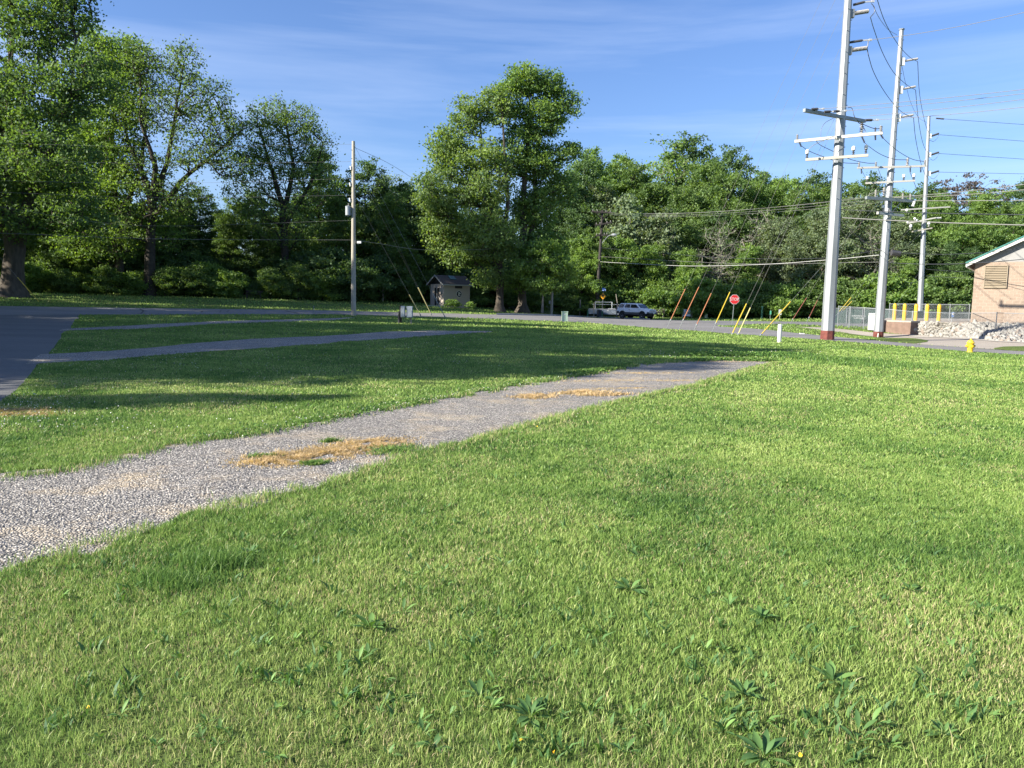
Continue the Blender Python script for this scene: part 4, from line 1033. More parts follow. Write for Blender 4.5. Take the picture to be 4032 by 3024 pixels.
# low plants against the shed, and off-frame neighbours whose shade falls across the lawn
for k, (px, py, s, lab) in enumerate([(1775, 1200, .22, 'low leafy plant at the near corner of the shed'), (1800, 1204, .16, 'low plant along the long shed wall'), (1850, 1206, .2, 'low plant at the far corner of the shed')]):
    b = GY(px, 84.6); tree_obj('shrub', GEN['herb'], b, lab, 'shrub', 'low plants by the shed', (s * 5, s * 3.5, s * 3.6), k)
for k, (x, y, H, kd, w) in enumerate([(-21.3, 4.8, 10, 'tall', .6), (-22.2, 9.8, 15, 'dense2', 1.0), (-27.5, 12.5, 18, 'dense', 1.3), (-30, 17.5, 21, 'dense', .8), (-34.5, 16.8, 22, 'dense2', 1.0), (-37.5, 24, 22, 'round', .9), (-31.4, 13.9, 22.7, 'round', .75), (-35.1, 20.5, 23, 'tall', 1.0), (-38, 27.9, 23, 'dense2', 1.1), (-42.3, 35.9, 24, 'tall', 1.2), (-46.2, 43, 23, 'round', 1.0), (-51.5, 51, 22, 'dense2', 1.2), (-60, 62, 24, 'round', 1.1), (-72, 73, 24, 'dense', 1.1), (-52, 22, 24, 'dense2', 1.2), (-60, 36, 26, 'tall', 1.2)]):
    s = H / HGT[kd]
    tree_obj('campground_tree', GEN[kd], (x, y, TZ(x, y)), 'leafy campground tree beyond the drive, outside the frame', 'tree', 'campground trees shading the lawn', (s * w, s * w, s), k * 1.3)

# ------------------------------------------------------------------ image-crop coordinate helpers (pixels of the photograph)
def c1(x, y): return 3000 + x / 2.0736, y / 2.0736
def c2(x, y): return 3000 + x / 2.0736, 700 + y / 2.0736
def k3(x, y): return 2200 + x / 2.011, 1000 + y / 2.011
def k4(x, y): return 1200 + x / 2.011, 900 + y / 2.011
def k5(x, y): return 1300 + x / 4.1475, 520 + y / 4.1475
def m3(x, y): return 2250 + x / 3.687, 1100 + y / 3.687
def n3(x, y): return 2850 + x / 3.687, 1100 + y / 3.687
def ribbed(mb, p, q, r, n=9, core=.45):
    p, q = Vector(p), Vector(q); L = (q - p).length; prof = []
    for k in range(n):
        a = L * k / n; b = L * (k + .5) / n; prof += [(r * core, a), (r, a + L / n * .18), (r, a + L / n * .42), (r * core, b)]
    prof.append((r * core, L)); mb.lathe(p, prof, 10, q - p)
def curve_pts(pts, n=8):
    pts = [Vector(p) for p in pts]
    if len(pts) < 3: return pts
    out = []; q = [pts[0] * 2 - pts[1]] + pts + [pts[-1] * 2 - pts[-2]]
    for i in range(1, len(q) - 2):
        for k in range(n):
            t = k / n; a, b, c, d = q[i - 1], q[i], q[i + 1], q[i + 2]
            out.append(.5 * ((2 * b) + (c - a) * t + (2 * a - 5 * b + 4 * c - d) * t * t + (3 * b - a - 3 * c + d) * t ** 3))
    out.append(pts[-1]); return out
def sag_pts(p, q, s, n=16):
    p, q = Vector(p), Vector(q)
    return [p + (q - p) * (k / n) - Vector((0, 0, s * 4 * (k / n) * (1 - k / n))) for k in range(n + 1)]
def wire(label, pts, r=.014, m=None, sag=0, name='power_line', cat='power line', group='power lines overhead', parent=None):
    pp = sag_pts(pts[0], pts[1], sag) if len(pts) == 2 else curve_pts(pts)
    o = MB().tube(pp, r, 4).build(name, m or WIREL, parent)
    if parent is None: tag(o, label, cat, group)
    return o

# ------------------------------------------------------------------ steel poles
def steel_pole(label, bpx, Y, tpx, r0, r1, band):
    b = P(*bpx, Y); t = P(*tpx, Y); root = empty('steel_utility_pole', b, 0, label, 'utility pole', 'three tall galvanised steel poles')
    mb = MB(); mb.cyl(b - Vector((0, 0, .3)), t, r0, r1, 8, rot=.39)
    ax = (t - b).normalized(); H = (t - b).length
    for k in range(14, int(H / .55)):       # climbing studs
        h = k * .55; r = r0 + (r1 - r0) * h / H
        for sgn in ((1, -.35) if k % 2 else (-.25, -1),):
            d = Vector((sgn[0], sgn[1], 0)).normalized(); c = b + ax * h + d * r * .93
            mb.cyl(c, c + d * .07, .022, .022, 5)
    mb.build('shaft', GALV, root)
    if band: MB().cyl(b - Vector((0, 0, .32)), b + ax * band, r0 * 1.03, (r0 + (r1 - r0) * band / H) * 1.03, 8, rot=.39).build('base_coating', REDB, root)
    return root
def arm(root, A, B, w, h, m, name='crossarm'):
    return MB().beam(A, B, w, h).build(name, m, root)
def child(root, armo, name, m, fn, **kw):
    mb = MB(); fn(mb)
    o = mb.build(name, m, None, **kw); off = root.location
    o.data.transform(Matrix.Translation(-off)); o.parent = armo or root
    return o
def stack_ins(root, a, px, Y, h, r, capped=False, m=PORC):
    base = P(*px, Y)
    def f(mb): ribbed(mb, base, base + Vector((0, 0, h)), r, 5)
    child(root, a, 'insulator', m, f)
    if capped: child(root, a, 'insulator_cap', PORCW, lambda mb: mb.lathe(base + Vector((0, 0, h * .55)), [(.02, -.02), (r * 1.25, 0), (r * 1.25, h * .4), (r * .7, h * .5), (.02, h * .52)], 10))
def hang_ins(root, a, p0, p1, Y, r=.06, m=RUBBER):
    A, B = P(*p0, Y), P(*p1, Y)
    child(root, a, 'strain_insulator', m, lambda mb: ribbed(mb, A, B, r, 6))

Y1, Y2, Y3 = 43., 54.6, 88.
P1 = steel_pole('nearest and thickest of the three steel poles, its top cut by the photo', (3257, 1337), Y1, (3363, -380), .36, .15, .5)
for (bp, a0, a1, s0, s1, e) in (((735, 112), (748, 110), (872, 90), (733, 40), (838, 16), (905, 10)), ((714, 415), (725, 410), (857, 392), (705, 346), (820, 330), (885, 325))):
    br = P(*c1(*bp), Y1)
    child(P1, None, 'bracket', GALV, lambda mb: mb.box(br, (.22, .22, .42)))
    child(P1, None, 'post_insulator', PORC, lambda mb: ribbed(mb, P(*c1(*a0), Y1), P(*c1(*a1), Y1), .115, 12, .6))
    child(P1, None, 'strain_insulator', RUBBER, lambda mb: ribbed(mb, P(*c1(s0[0] + 14, s0[1]), Y1), P(*c1(*s1), Y1), .07, 12, .7))
    child(P1, None, 'clamp', STEELW, lambda mb: (mb.beam(P(*c1(*s1), Y1), P(*c1(*e), Y1), .05, .07), mb.box(P(*c1(*e), Y1), (.16, .08, .1)), mb.beam(P(*c1(s1[0] - 2, s1[1]), Y1), P(*c1(s1[0] + 4, s1[1]), Y1), .06, .06)))
A1 = arm(P1, P(*c1(345, 900), 41.9 - .5), P(*c1(838, 990), 44.2 - .5), .17, .17, GALVD, 'dark_crossarm')
for (s, t, u) in (((405, 893), (458, 889), (500, 888)), ((510, 913), (563, 911), (590, 911)), ((582, 910), (636, 908), (682, 904)), ((846, 982), (902, 980), (945, 978))):
    hang_ins(P1, A1, c1(*s), c1(*t), 41.6, .075)
    child(P1, A1, 'clamp', STEELW, lambda mb: (mb.beam(P(*c1(*t), 41.6), P(*c1(*u), 41.6), .05, .06), mb.box(P(*c1(*u), 41.6), (.12, .08, .09))))
A2 = arm(P1, P(*c1(268, 1155), 44.3 - .55), P(*c1(988, 1085), 41.7 - .55), .11, .15, WHITEARM)
stack_ins(P1, A2, c1(288, 1140), 43.7, .28, .07); stack_ins(P1, A2, c1(812, 1092), 42.2, .55, .11); stack_ins(P1, A2, c1(970, 1078), 41.4, .32, .09)
stack_ins(P1, A2, c1(925, 1080), 41.6, .25, .05, m=RUBBER)
for s, t in (((305, 1160), (322, 1198)), ((812, 1105), (838, 1165)), ((925, 1100), (927, 1145)), ((968, 1095), (990, 1130))): hang_ins(P1, A2, c1(*s), c1(*t), 42.3)
A3 = arm(P1, P(*c1(357, 1304), 43.8 - .55), P(*c1(870, 1268), 42.2 - .55), .10, .14, CREAM)
for s in ((368, 1290), (746, 1262), (848, 1252)): stack_ins(P1, A3, c1(*s), 42.4, .42, .075, True, RUBBER)
for bp in ((615, 1150), (608, 1312)): child(P1, None, 'bolt_plate', STEELW, lambda mb: mb.box(P(*c1(*bp), 42.5), (.16, .06, .2)))

P2 = steel_pole('second steel pole, standing between the white cabinet and the riprap bank', (3457, 1336), Y2, (3550, 117), .33, .14, .55)
for bp, a0, a1 in (((1150, 505), (1163, 498), (1275, 478)), ((1135, 735), (1143, 728), (1256, 706)), ((1117, 963), (1125, 957), (1238, 937))):
    child(P2, None, 'bracket', PORCW, lambda mb: mb.box(P(*c1(*bp), Y2), (.2, .2, .5)))
    child(P2, None, 'post_insulator', PORC, lambda mb: ribbed(mb, P(*c1(*a0), Y2), P(*c1(*a1), Y2), .08, 12, .6))
child(P2, None, 'top_cap', GALV, lambda mb: mb.lathe(P(3550, 119, Y2), [(.05, 0), (.19, .02), (.19, .08), (.05, .1)], 8))
A4 = arm(P2, P(*c1(778, 1371), Y2 + .1), P(*c1(1342, 1356), Y2 - .9), .11, .13, WHITEARM)
for s, h, r in (((792, 1362), .3, .08), ((930, 1358), .3, .08), ((1187, 1350), .5, .11), ((1331, 1346), .34, .09)): stack_ins(P2, A4, c1(*s), Y2 - .5, h, r)
for s, t in (((812, 1378), (813, 1418)), ((1211, 1368), (1211, 1408)), ((1297, 1366), (1297, 1408))): hang_ins(P2, A4, c1(*s), c1(*t), Y2 - .5)
A5 = arm(P2, P(*c1(845, 1496), Y2 + .1), P(*c1(1250, 1475), Y2 - .8), .10, .12, WHITEARM)
for s in ((860, 1488), (1157, 1472), (1240, 1468)): stack_ins(P2, A5, c1(*s), Y2 - .5, .38, .08, True, RUBBER)
A6 = arm(P2, P(*c2(850, 163), Y2 - 1.2), P(*c2(1235, 190), Y2 - .1), .20, .20, GALVD, 'dark_crossarm')
for s, h, r in (((928, 158), .5, .09), ((995, 152), .6, .11), ((1150, 172), .42, .08), ((1210, 180), .4, .08)): stack_ins(P2, A6, c2(*s), Y2 - .7, h, r)
for px in ((980, 190), (1237, 215)): child(P2, A6, 'cutout_fuse', PORCW, lambda mb: mb.beam(P(*c2(px[0] + 8, px[1] - 22), Y2 - .8), P(*c2(px[0] - 6, px[1] + 18), Y2 - .8), .1, .12))
A7 = arm(P2, P(*c2(948, 287), Y2 - .6), P(*c2(1155, 309), Y2 - .3), .17, .17, GALVD, 'dark_crossarm')
child(P2, A7, 'arm_end', WHITEARM, lambda mb: mb.beam(P(*c2(944, 286), Y2 - .62), P(*c2(950, 287), Y2 - .6), .19, .19))
stack_ins(P2, A7, c2(990, 270), Y2 - .6, .36, .085, True); stack_ins(P2, A7, c2(1040, 280), Y2 - .6, .3, .06)
child(P2, None, 'brace', CREAM, lambda mb: mb.beam(P(*c2(1045, 300), Y2 - .45), P(*c2(1135, 200), Y2 - .3), .05, .05))
child(P2, None, 'splice_case', RUBBER, lambda mb: mb.cyl(P(*c2(1058, 612), Y2 - .4), P(*c2(1125, 620), Y2 - .4), .19, .19, 10))
child(P2, None, 'ground_rod', WHITEP, lambda mb: mb.beam(P(*c2(945, 1312), Y2 - .42), P(*c2(950, 1270), Y2 - .40), .05, .03))

P3 = steel_pole('farthest steel pole, behind the yellow bollards', (3620, 1276), Y3, (3658, 457), .33, .15, 0)
for y0 in (1100, 1253, 1405):
    child(P3, None, 'bracket', PORCW, lambda mb: mb.box(P(*c1(1372 - (y0 - 1100) * .02, y0 + 12), Y3), (.25, .25, .5)))
    child(P3, None, 'post_insulator', RUBBER, lambda mb: ribbed(mb, P(*c1(1382 - (y0 - 1100) * .02, y0 + 12), Y3), P(*c1(1445, y0 - 10), Y3), .11, 10, .6))
child(P3, None, 'strain_insulator', RUBBER, lambda mb: ribbed(mb, P(*c1(1422, 966), Y3), P(*c1(1487, 971), Y3), .09, 9, .6))
A8 = arm(P3, P(*c2(1137, 262), Y3 - .3), P(*c2(1537, 238), Y3 - .9), .14, .14, WHITEARM)
stack_ins(P3, A8, c2(1183, 285), Y3 - .7, .4, .11, True)
A9 = arm(P3, P(*c2(1197, 370), Y3 - .1), P(*c2(1420, 326), Y3 - .9), .13, .14, WHITEARM)
for s in ((1190, 380), (1247, 352), (1262, 365)): stack_ins(P3, A9, c2(*s), Y3 - .7, .35, .1, True)
hang_ins(P3, A9, c2(1420, 330), c2(1465, 328), Y3 - .8, .1, STEELW)
A10 = arm(P3, P(*c2(1225, 440), Y3 - .3), P(*c2(1390, 410), Y3 - .7), .13, .14, CREAM)
for s in ((1213, 425), (1362, 400)): stack_ins(P3, A10, c2(*s), Y3 - .7, .55, .12, True)

# conductors between the steel poles
W1 = 'steel pole conductors'
def cw(label, pts, Ys, r=.02, m=None, group='thick dark jumpers hanging between the steel poles', crop=c1):
    n = len(pts); wire(label, [P(*crop(*p), Ys[0] + (Ys[1] - Ys[0]) * k / (n - 1)) for k, p in enumerate(pts)], r, m or WIREM, group=group)
cw('dark cable looping from the top edge of the photo to the second steel pole', [(900, -180), (943, 0), (1010, 190), (1110, 360), (1205, 465), (1272, 503)], (Y1, Y2))
cw('thinner cable from the topmost insulator to the tip of the second steel pole', [(905, 40), (960, 150), (1030, 240), (1102, 285)], (Y1, Y2), .015)
cw('dark cable from the upper ribbed insulator down to the second steel pole\'s middle insulator', [(886, 140), (915, 240), (985, 430), (1075, 590), (1180, 690), (1255, 735)], (Y1, Y2))
cw('dark cable from the lower ribbed insulator to the second steel pole\'s lowest post insulator', [(868, 445), (905, 570), (970, 700), (1060, 830), (1150, 920), (1238, 962)], (Y1, Y2))
cw('upper long dark cable from the second to the farthest steel pole', [(1272, 505), (1283, 720), (1305, 880), (1340, 1030), (1372, 1105)], (Y2, Y3), .02)
cw('middle long dark cable from the second to the farthest steel pole', [(1255, 735), (1272, 930), (1300, 1110), (1330, 1210), (1368, 1262)], (Y2, Y3), .02)
cw('lower long dark cable from the second to the farthest steel pole', [(1238, 962), (1255, 1130), (1290, 1300), (1325, 1410), (1366, 1470)], (Y2, Y3), .02)
cw('thin cable crossing from the second pole\'s mast to the top of the farthest one', [(1145, 545), (1175, 690), (1220, 850), (1280, 960), (1345, 1000)], (Y2, Y3), .014)
cw('short jumper between the two topmost insulators', [(893, 28), (918, 60), (918, 100), (886, 140)], (Y1, Y1), .02)
cw('short jumper dropping between the two lower ribbed insulators', [(868, 332), (866, 360), (860, 395), (868, 445)], (Y1, Y1), .025)
cw('dark cable from the white crossarm\'s outer insulator toward the second pole', [(990, 1128), (1040, 1175), (1120, 1240), (1230, 1300), (1332, 1320)], (Y1, Y2))
cw('dark cable from the white crossarm\'s tall insulator to the second pole\'s arm', [(838, 1165), (880, 1200), (970, 1260), (1080, 1300), (1187, 1305)], (Y1, Y2))
cw('dark cable from the near end of the white crossarm, passing behind the pole', [(320, 1190), (390, 1235), (490, 1275), (640, 1325), (790, 1335)], (Y1 + .6, Y2))
cw('dark cable hanging under the white crossarm toward the second pole', [(440, 1140), (470, 1180), (580, 1235), (720, 1300), (850, 1330), (930, 1333)], (Y1 + .6, Y2))
cw('loop of cable under the dark crossarm\'s hub', [(585, 965), (520, 1000), (487, 1050), (480, 1120)], (Y1, Y1), .012)
cw('dark loop from the dark crossarm\'s end to the white one', [(700, 880), (735, 885), (760, 960), (820, 1010), (920, 1050), (975, 1045)], (Y1 - .9, Y1 - 1.2), .018)
cw('dark curl of cable over the tall grey insulator', [(785, 1000), (815, 1020), (840, 1060), (850, 1100)], (Y1 - 1, Y1 - 1.2), .018)
cw('pale curved cable between the cutout and the white crossarm', [(375, 1225), (430, 1180), (520, 1140), (590, 1110)], (Y1 - .6, Y1 - .6), .015, WIREL)
cw('cable dropping from the second pole\'s white arm', [(820, 1400), (840, 1440), (858, 1478)], (Y2, Y2), .015)
cw('long thin cable slanting down behind the second pole\'s arms', [(948, 1375), (975, 1445), (1010, 1520), (1030, 1560)], (Y2, Y2 + 2), .015)
cw('cable slanting from the second pole\'s lower arm to the treetops', [(1212, 1410), (1235, 1470), (1255, 1520), (1270, 1560)], (Y2, Y2 + 6), .018)
cw('pale arched cable over the second pole\'s dark crossarm', [(855, 175), (880, 135), (960, 115), (1070, 108), (1130, 125), (1150, 165)], (Y2 - 1, Y2 - .6), .02, WIREL, crop=c2)
cw('pale short arch at the end of the dark crossarm', [(1200, 160), (1240, 150), (1285, 165), (1305, 185)], (Y2 - .6, Y2 - .6), .018, WIREL, crop=c2)
cw('black drooping cable from the nearest pole down to the second pole', [(640, 330), (700, 400), (800, 500), (900, 560), (990, 600)], (Y1, Y2), .022, crop=c2)
cw('second black drooping cable between the first two poles', [(635, 350), (660, 440), (760, 540), (880, 610), (965, 630)], (Y1, Y2), .016, crop=c2)
cw('black cable drooping from the second pole to the farthest pole', [(1010, 690), (1080, 770), (1180, 850), (1260, 850), (1320, 800)], (Y2, Y3), .02, crop=c2)
for y0 in (1100, 1253, 1405):
    cw(f'small loop of wire at the {dict([(1100, "upper"), (1253, "middle"), (1405, "lowest")])[y0]} arm of the farthest pole', [(1375, y0 + 45), (1400, y0 + 55), (1430, y0 + 30), (1445, y0 + 2)], (Y3, Y3), .02)

# long spans off toward the edge of the photo
GS = 'long spans running out of the photo beside the steel poles'
def span(label, a, b, Ya, Yb, sag=0., r=.013, m=None, crop=c1): wire(label, [P(*crop(*a), Ya), P(*crop(*b), Yb)], r, m or WIREL, sag, group=GS)
span('wire from the nearest pole\'s lower clamp rising past the tip of the second pole', (885, 326), (2300, 62), 42.6, 37, .15)
span('wire from the far tip of the dark crossarm, uppermost of four', (495, 888), (2300, 712), 41.6, 34, .05)
span('second of four wires from the dark crossarm', (680, 905), (2300, 745), 41.6, 34, .05)
span('third of four wires from the dark crossarm', (880, 945), (2300, 790), 42.5, 35, .05)
span('lowest of four wires from the dark crossarm', (945, 978), (2300, 857), 42.8, 35, .05)
span('topmost wire leaving the farthest steel pole', (1487, 971), (2300, 1028), Y3, 90, 0, .02, WIREM)
span('second wire leaving the farthest steel pole', (1448, 1100), (2300, 1165), Y3, 90, 0, .02, WIREM)
span('third wire leaving the farthest steel pole', (1445, 1253), (2300, 1310), Y3, 90, 0, .02, WIREM)
span('fourth wire leaving the farthest steel pole', (1445, 1405), (2300, 1423), Y3, 90, 0, .02, WIREM)
span('thick black cable from the nearest pole, upper of two above the building', (640, 260), (2300, 303), Y1, 33, .05, .018, WIREM, c2)
span('thick pale cable from the nearest pole, lower of two above the building', (635, 325), (2300, 390), Y1, 33, .05, .024, WIREL, c2)
span('pale wire from the second pole crossing the treetops, upper', (1060, 158), (2300, 32), Y2 - .6, 44, .1, .02, WIREL, c2)
span('pale wire from the second pole crossing the treetops, just below the upper', (1080, 162), (2300, 82), Y2 - .6, 44, .1, .02, WIREL, c2)
span('pale wire level across the trees beside the farthest pole', (1235, 187), (2300, 182), Y2 - .6, 46, .02, .02, WIREL, c2)
span('black service cable running to the tan building\'s gable', (1025, 692), (2300, 645), Y2, 46, .25, .022, WIREM, c2)
span('black cable above the service cable, passing the gable', (1030, 600), (2300, 548), Y2, 44, .35, .014, WIREM, c2)
span('thin black cable low across the woods toward the building', (1330, 745), (2300, 770), Y3, 80, .2, .018, WIREM, c2)
span('lowest black cable across the woods toward the building', (1325, 800), (2300, 815), Y3, 80, .2, .018, WIREM, c2)

# ------------------------------------------------------------------ wooden poles
YD = 98.
b = GY(2347, YD); DP = empty('wooden_utility_pole', b, 0, 'dark wooden utility pole with crossarms and a street light, beside the parked trailer', 'utility pole')
tp = P(2373, 828, YD)
MB().cyl(b - Vector((0, 0, .3)), tp, .25, .14, 10).build('shaft', WOODD, DP)
def d7(x, y): return 2300 + x / 4.15, 780 + y / 4.15
for a, c in (((118, 218), (450, 240)), ((178, 442), (450, 398)), ((190, 616), (385, 600))):
    ar = arm(DP, P(*d7(*a), YD - .3), P(*d7(*c), YD - .3), .12, .18, WOODD)
    child(DP, ar, 'brace', WOODD, lambda mb: (mb.beam(P(*d7(a[0] + 75, a[1] + 12), YD - .3), P(*d7(290, a[1] + 125), YD - .3), .04, .06), mb.beam(P(*d7(c[0] - 50, c[1] + 10), YD - .3), P(*d7(300, c[1] + 120), YD - .3), .04, .06)) if a[1] < 500 else mb.box(P(*d7(265, 600), YD - .3), (.25, .12, .2)))
    for fx in (.08, .3, .72, .93):
        q = (a[0] + (c[0] - a[0]) * fx, a[1] + (c[1] - a[1]) * fx - 8); child(DP, ar, 'insulator', PORC, lambda mb: ribbed(mb, P(*d7(*q), YD - .3), P(*d7(*q), YD - .3) + Vector((0, 0, .22)), .07, 3))
la = curve_pts([P(*d7(295, 735), YD - .2), P(*d7(340, 680), YD - .5), P(*d7(400, 618), YD - 1), P(*d7(450, 600), YD - 1.3)])
lo = MB().tube(la, .045, 6).build('lamp_arm', GALVD, DP)
child(DP, lo, 'lamp_head', GALV, lambda mb: mb.lathe(P(*d7(445, 600), YD - 1.3), [(.05, 0), (.17, .12), (.2, .4), (.12, .62), (.03, .66)], 8, Vector((1, -.3, -.05))))
YG = 89.
b = GY(2170, YG)
o = empty('wooden_pole', b, 0, 'bare pale wooden pole with a small meter box, right of the tallest maple', 'pole')
MB().cyl(b - Vector((0, 0, .3)), P(2181, 1005, YG), .16, .11, 10).build('shaft', WOODP, o)
MB().box(P(2165, 1190, YG - .2), (.25, .12, .35)).build('meter_box', GALVD, o)

YL = 58.
b = GY(1392, YL); LPb = b
LPR = empty('wooden_utility_pole', b, 0, 'tall pale wooden pole carrying a grey transformer, beside the shaded road', 'utility pole')
LT = P(1391.5, 556, YL)
MB().cyl(b - Vector((0, 0, .3)), LT, .19, .115, 14).build('shaft', WOODP, LPR)
child(LPR, None, 'transformer', mat('transformer_grey', (.32, .35, .38), .45), lambda mb: mb.lathe(P(*k5(292, 1362), YL - .1), [(.02, 0), (.17, .0), (.19, .03), (.19, .60), (.205, .62), (.205, .66), (.1, .70), (.02, .71)], 16), smooth=False)
child(LPR, None, 'bushing', PORC, lambda mb: ribbed(mb, P(*k5(300, 1218), YL - .1), P(*k5(300, 1165), YL - .1), .055, 4))
child(LPR, None, 'hanger', GALVD, lambda mb: (mb.beam(P(*k5(330, 1255), YL), P(*k5(365, 1255), YL), .1, .08), mb.beam(P(*k5(330, 1335), YL), P(*k5(365, 1335), YL), .1, .08)))
for s in ((325, 860), (322, 1110), (335, 590)):
    child(LPR, None, 'cutout_fuse', PORCW, lambda mb: (mb.cyl(P(*k5(s[0] - 3, s[1] - 35), YL - .1), P(*k5(s[0] + 6, s[1] + 25), YL - .1), .055, .05, 8), mb.beam(P(*k5(s[0], s[1] + 10), YL - .1), P(*k5(s[0] + 35, s[1] + 25), YL), .04, .04)))
child(LPR, None, 'pole_steps', GALVD, lambda mb: [mb.cyl(P(*k5(340 if k % 2 else 412, 220 + k * 70), YL - .1), P(*k5(358 if k % 2 else 396, 222 + k * 70), YL - .1), .02, .02, 4) for k in range(18)])
WIREM2 = mat('grey_wire', (.22, .22, .21), .5)
GW = 'thin wires from the wooden pole across the left woods'
for (yl, ym, yr, nm) in ((563, 579, 568, 'topmost'), (625, 646, 636, 'second'), (711, 722, 703, 'third'), (757, 779, 769, 'fourth'), (918, 941, 945, 'lowest thick')):
    wire(f'{nm} wire strung from the transformer pole over the woods and out of the photo', [P(-500, yl - 12, 52), P(0, yl, 53.5), P(650, ym, 56), P(1385, yr, YL)], .0065 if yr < 900 else .009, WIREM2, group='thin wires from the transformer pole')
wire('slack service wire dipping between the fourth and lowest wires', [P(-500, 760, 54), P(0, 815, 55), P(550, 888, 56), P(1385, 868, YL)], .006, WIREM2, group='thin wires from the transformer pole')
wire('wire from the pole top slanting down past the pale tree to the maples', [P(*k5(405, 255), YL), P(1530, 643, 62), P(1640, 712, 66), P(1760, 790, 70)], .013, WIREM, group='thin wires from the transformer pole')
wire('second slanting wire from the transformer pole to the dark utility pole', [P(*k5(405, 560), YL), P(1520, 735, 64), P(1700, 830, 76), P(2325, 887, YD)], .014, WIREM, group='thin wires from the transformer pole')
wire('low telephone cable from the transformer pole passing in front of the woods', [P(1393, 945, YL), P(1480, 957, 62), P(1690, 984, 70), P(2000, 975, 84), P(2345, 935, YD)], .011, WIREM2, group='thin wires from the transformer pole')
child(LPR, None, 'splice_case', PORCW, lambda mb: mb.box(P(1414, 954, YL - .1), (.3, .14, .16)))
for a, c, nm in (((2405, 838), (3390, 778), 'uppermost'), ((2405, 842), (3410, 790), 'second'), ((2400, 845), (3440, 800), 'third'), ((2395, 838), (3470, 772), 'fourth')):
    wire(f'{nm} of the four pale wires from the dark wooden pole to the second steel pole', [P(*a, YD - .3), P(*c, Y2 - .8)], .009, WIREL, .5, group='four pale wires to the dark wooden pole')
wire('long pale cable sagging from the dark wooden pole to the second steel pole', [P(2358, 1030, YD), P(2420, 1034, 96), P(2700, 1047, 85), P(3000, 1041, 72), P(3250, 1024, 62), P(3463, 1004, Y2)], .017, mat('pale_cable', (.6, .6, .58), .5), group='cables crossing the woods')
wire('thin dark cable just under the long pale sagging one', [P(2358, 975, YD), P(2800, 1012, 85), P(3200, 1018, 70), P(3463, 985, Y2)], .015, WIREM, group='cables crossing the woods')
wire('lower level dark cable between the dark wooden pole and the second steel pole', [P(2358, 1010, YD), P(2900, 1038, 82), P(3463, 1032, Y2)], .013, WIREL, group='cables crossing the woods')

# ------------------------------------------------------------------ guy wires
def guy(label, a, gb, gt, att, Yatt, gm, Yanch=None, gr=.035, group='guy wires with coloured guards', rod=True):
    A = GY(a[0], Yanch) if Yanch else G(*a); B = P(*att, Yatt); A = A + Vector((0, 0, .0))
    o = empty('guy_wire', A, 0, label, 'guy wire', group)
    def at_y(py):
        lo, hi = 0., 1.
        for _ in range(30):
            m = (lo + hi) / 2; p = A + (B - A) * m; d = p - Vector((0, 0, EYE)); yy = CY - F * d.dot(UP) / d.dot(FWD)
            if yy > py: lo = m
            else: hi = m
        return lo
    t0, t1 = at_y(gb[1]), at_y(gt[1])
    MB().tube([A + (B - A) * t0, B], .008, 4).build('strand', WIREM2, o)
    g = MB(); g.tube([A + (B - A) * t0, A + (B - A) * t1], gr, 6); g.build('guard', gm, o)
    if rod and t0 > .002:
        r = MB(); r.tube([A - (B - A) * .005, A + (B - A) * t0], .022, 5)
        c = A + (B - A) * (t0 * .93); r.lathe(c, [(.01, -.12), (.05, -.04), (.05, .06), (.01, .14)], 6, B - A); r.build('anchor_rod', GALV, o)
    return o
ga = [((852, 595), (887, 520), (1003, 278), (3352, -250), Y1, ORG, 'first orange-guarded guy, nearest the white SUV'),
      ((948, 603), (990, 518), (1113, 262), (3345, -120), Y1, ORG, 'second orange-guarded guy, crossing in front of the notice board'),
      ((1068, 612), (1092, 560), (1215, 312), (3318, 45), Y1, ORG, 'third orange-guarded guy, a touching double strand'),
      ((1212, 620), (1257, 545), (1402, 302), (3306, 193), Y1, YEL, 'thick yellow guy guard crossing in front of the STOP sign'),
      ((1370, 640), (1372, 634), (1490, 393), (3288, 462), Y1, YEL, 'yellow guy guard just past the STOP sign post'),
      ((1417, 643), (1420, 636), (1587, 425), (3284, 500), Y1, PALEY, 'dull yellow guy guard, most slanted of the roadside row'),
      ((1592, 650), (1594, 640), (1757, 378), (3470, 788), Y2, YEL, 'last yellow guy guard of the roadside row, nearest the white post'),
      ((1830, 555), (1852, 515), (1970, 348), (3478, 700), Y2 + 2, REDG, 'dull red guy guard on the far grass, nearer the white sign'),
      ((1955, 560), (1980, 500), (2095, 365), (3483, 640), Y2 + 2, REDG, 'dull red guy guard beside the nearest steel pole')]
for a, gb, gt, att, ya, m, lab in ga:
    guy(lab, k3(*a), k3(*gb), k3(*gt), att, ya, m, gr=.034 if m in (YEL,) else .03)
guy('yellow guy guard emerging behind the nearest steel pole, upper of two', (3262, 1292), (3282, 1226), (3332, 1171), (3640, 830), Y3, YEL, 72, .04)
guy('yellow guy guard emerging behind the nearest steel pole, lower of two', (3264, 1290), (3288, 1222), (3324, 1187), (3640, 900), Y3, YEL, 72, .04)
guy('short yellow guy guard behind the second steel pole', (3478, 1262), (3480, 1255), (3518, 1216), (3628, 1060), Y3, PALEY, 78, .04)
lg = [((780, 522), (922, 695), (1392, 760), 'cream guy guard on the shaded lawn, nearest the grey meter boxes'),
      ((877, 470), (1000, 674), (1393, 640), 'yellow guy guard in front of the shed, first of the touching pair'),
      ((893, 468), (1006, 690), (1394, 600), 'yellow guy guard in front of the shed, second of the touching pair'),
      ((1000, 500), (1115, 708), (1394, 570), 'grey-green guy guard crossing the shed door')]
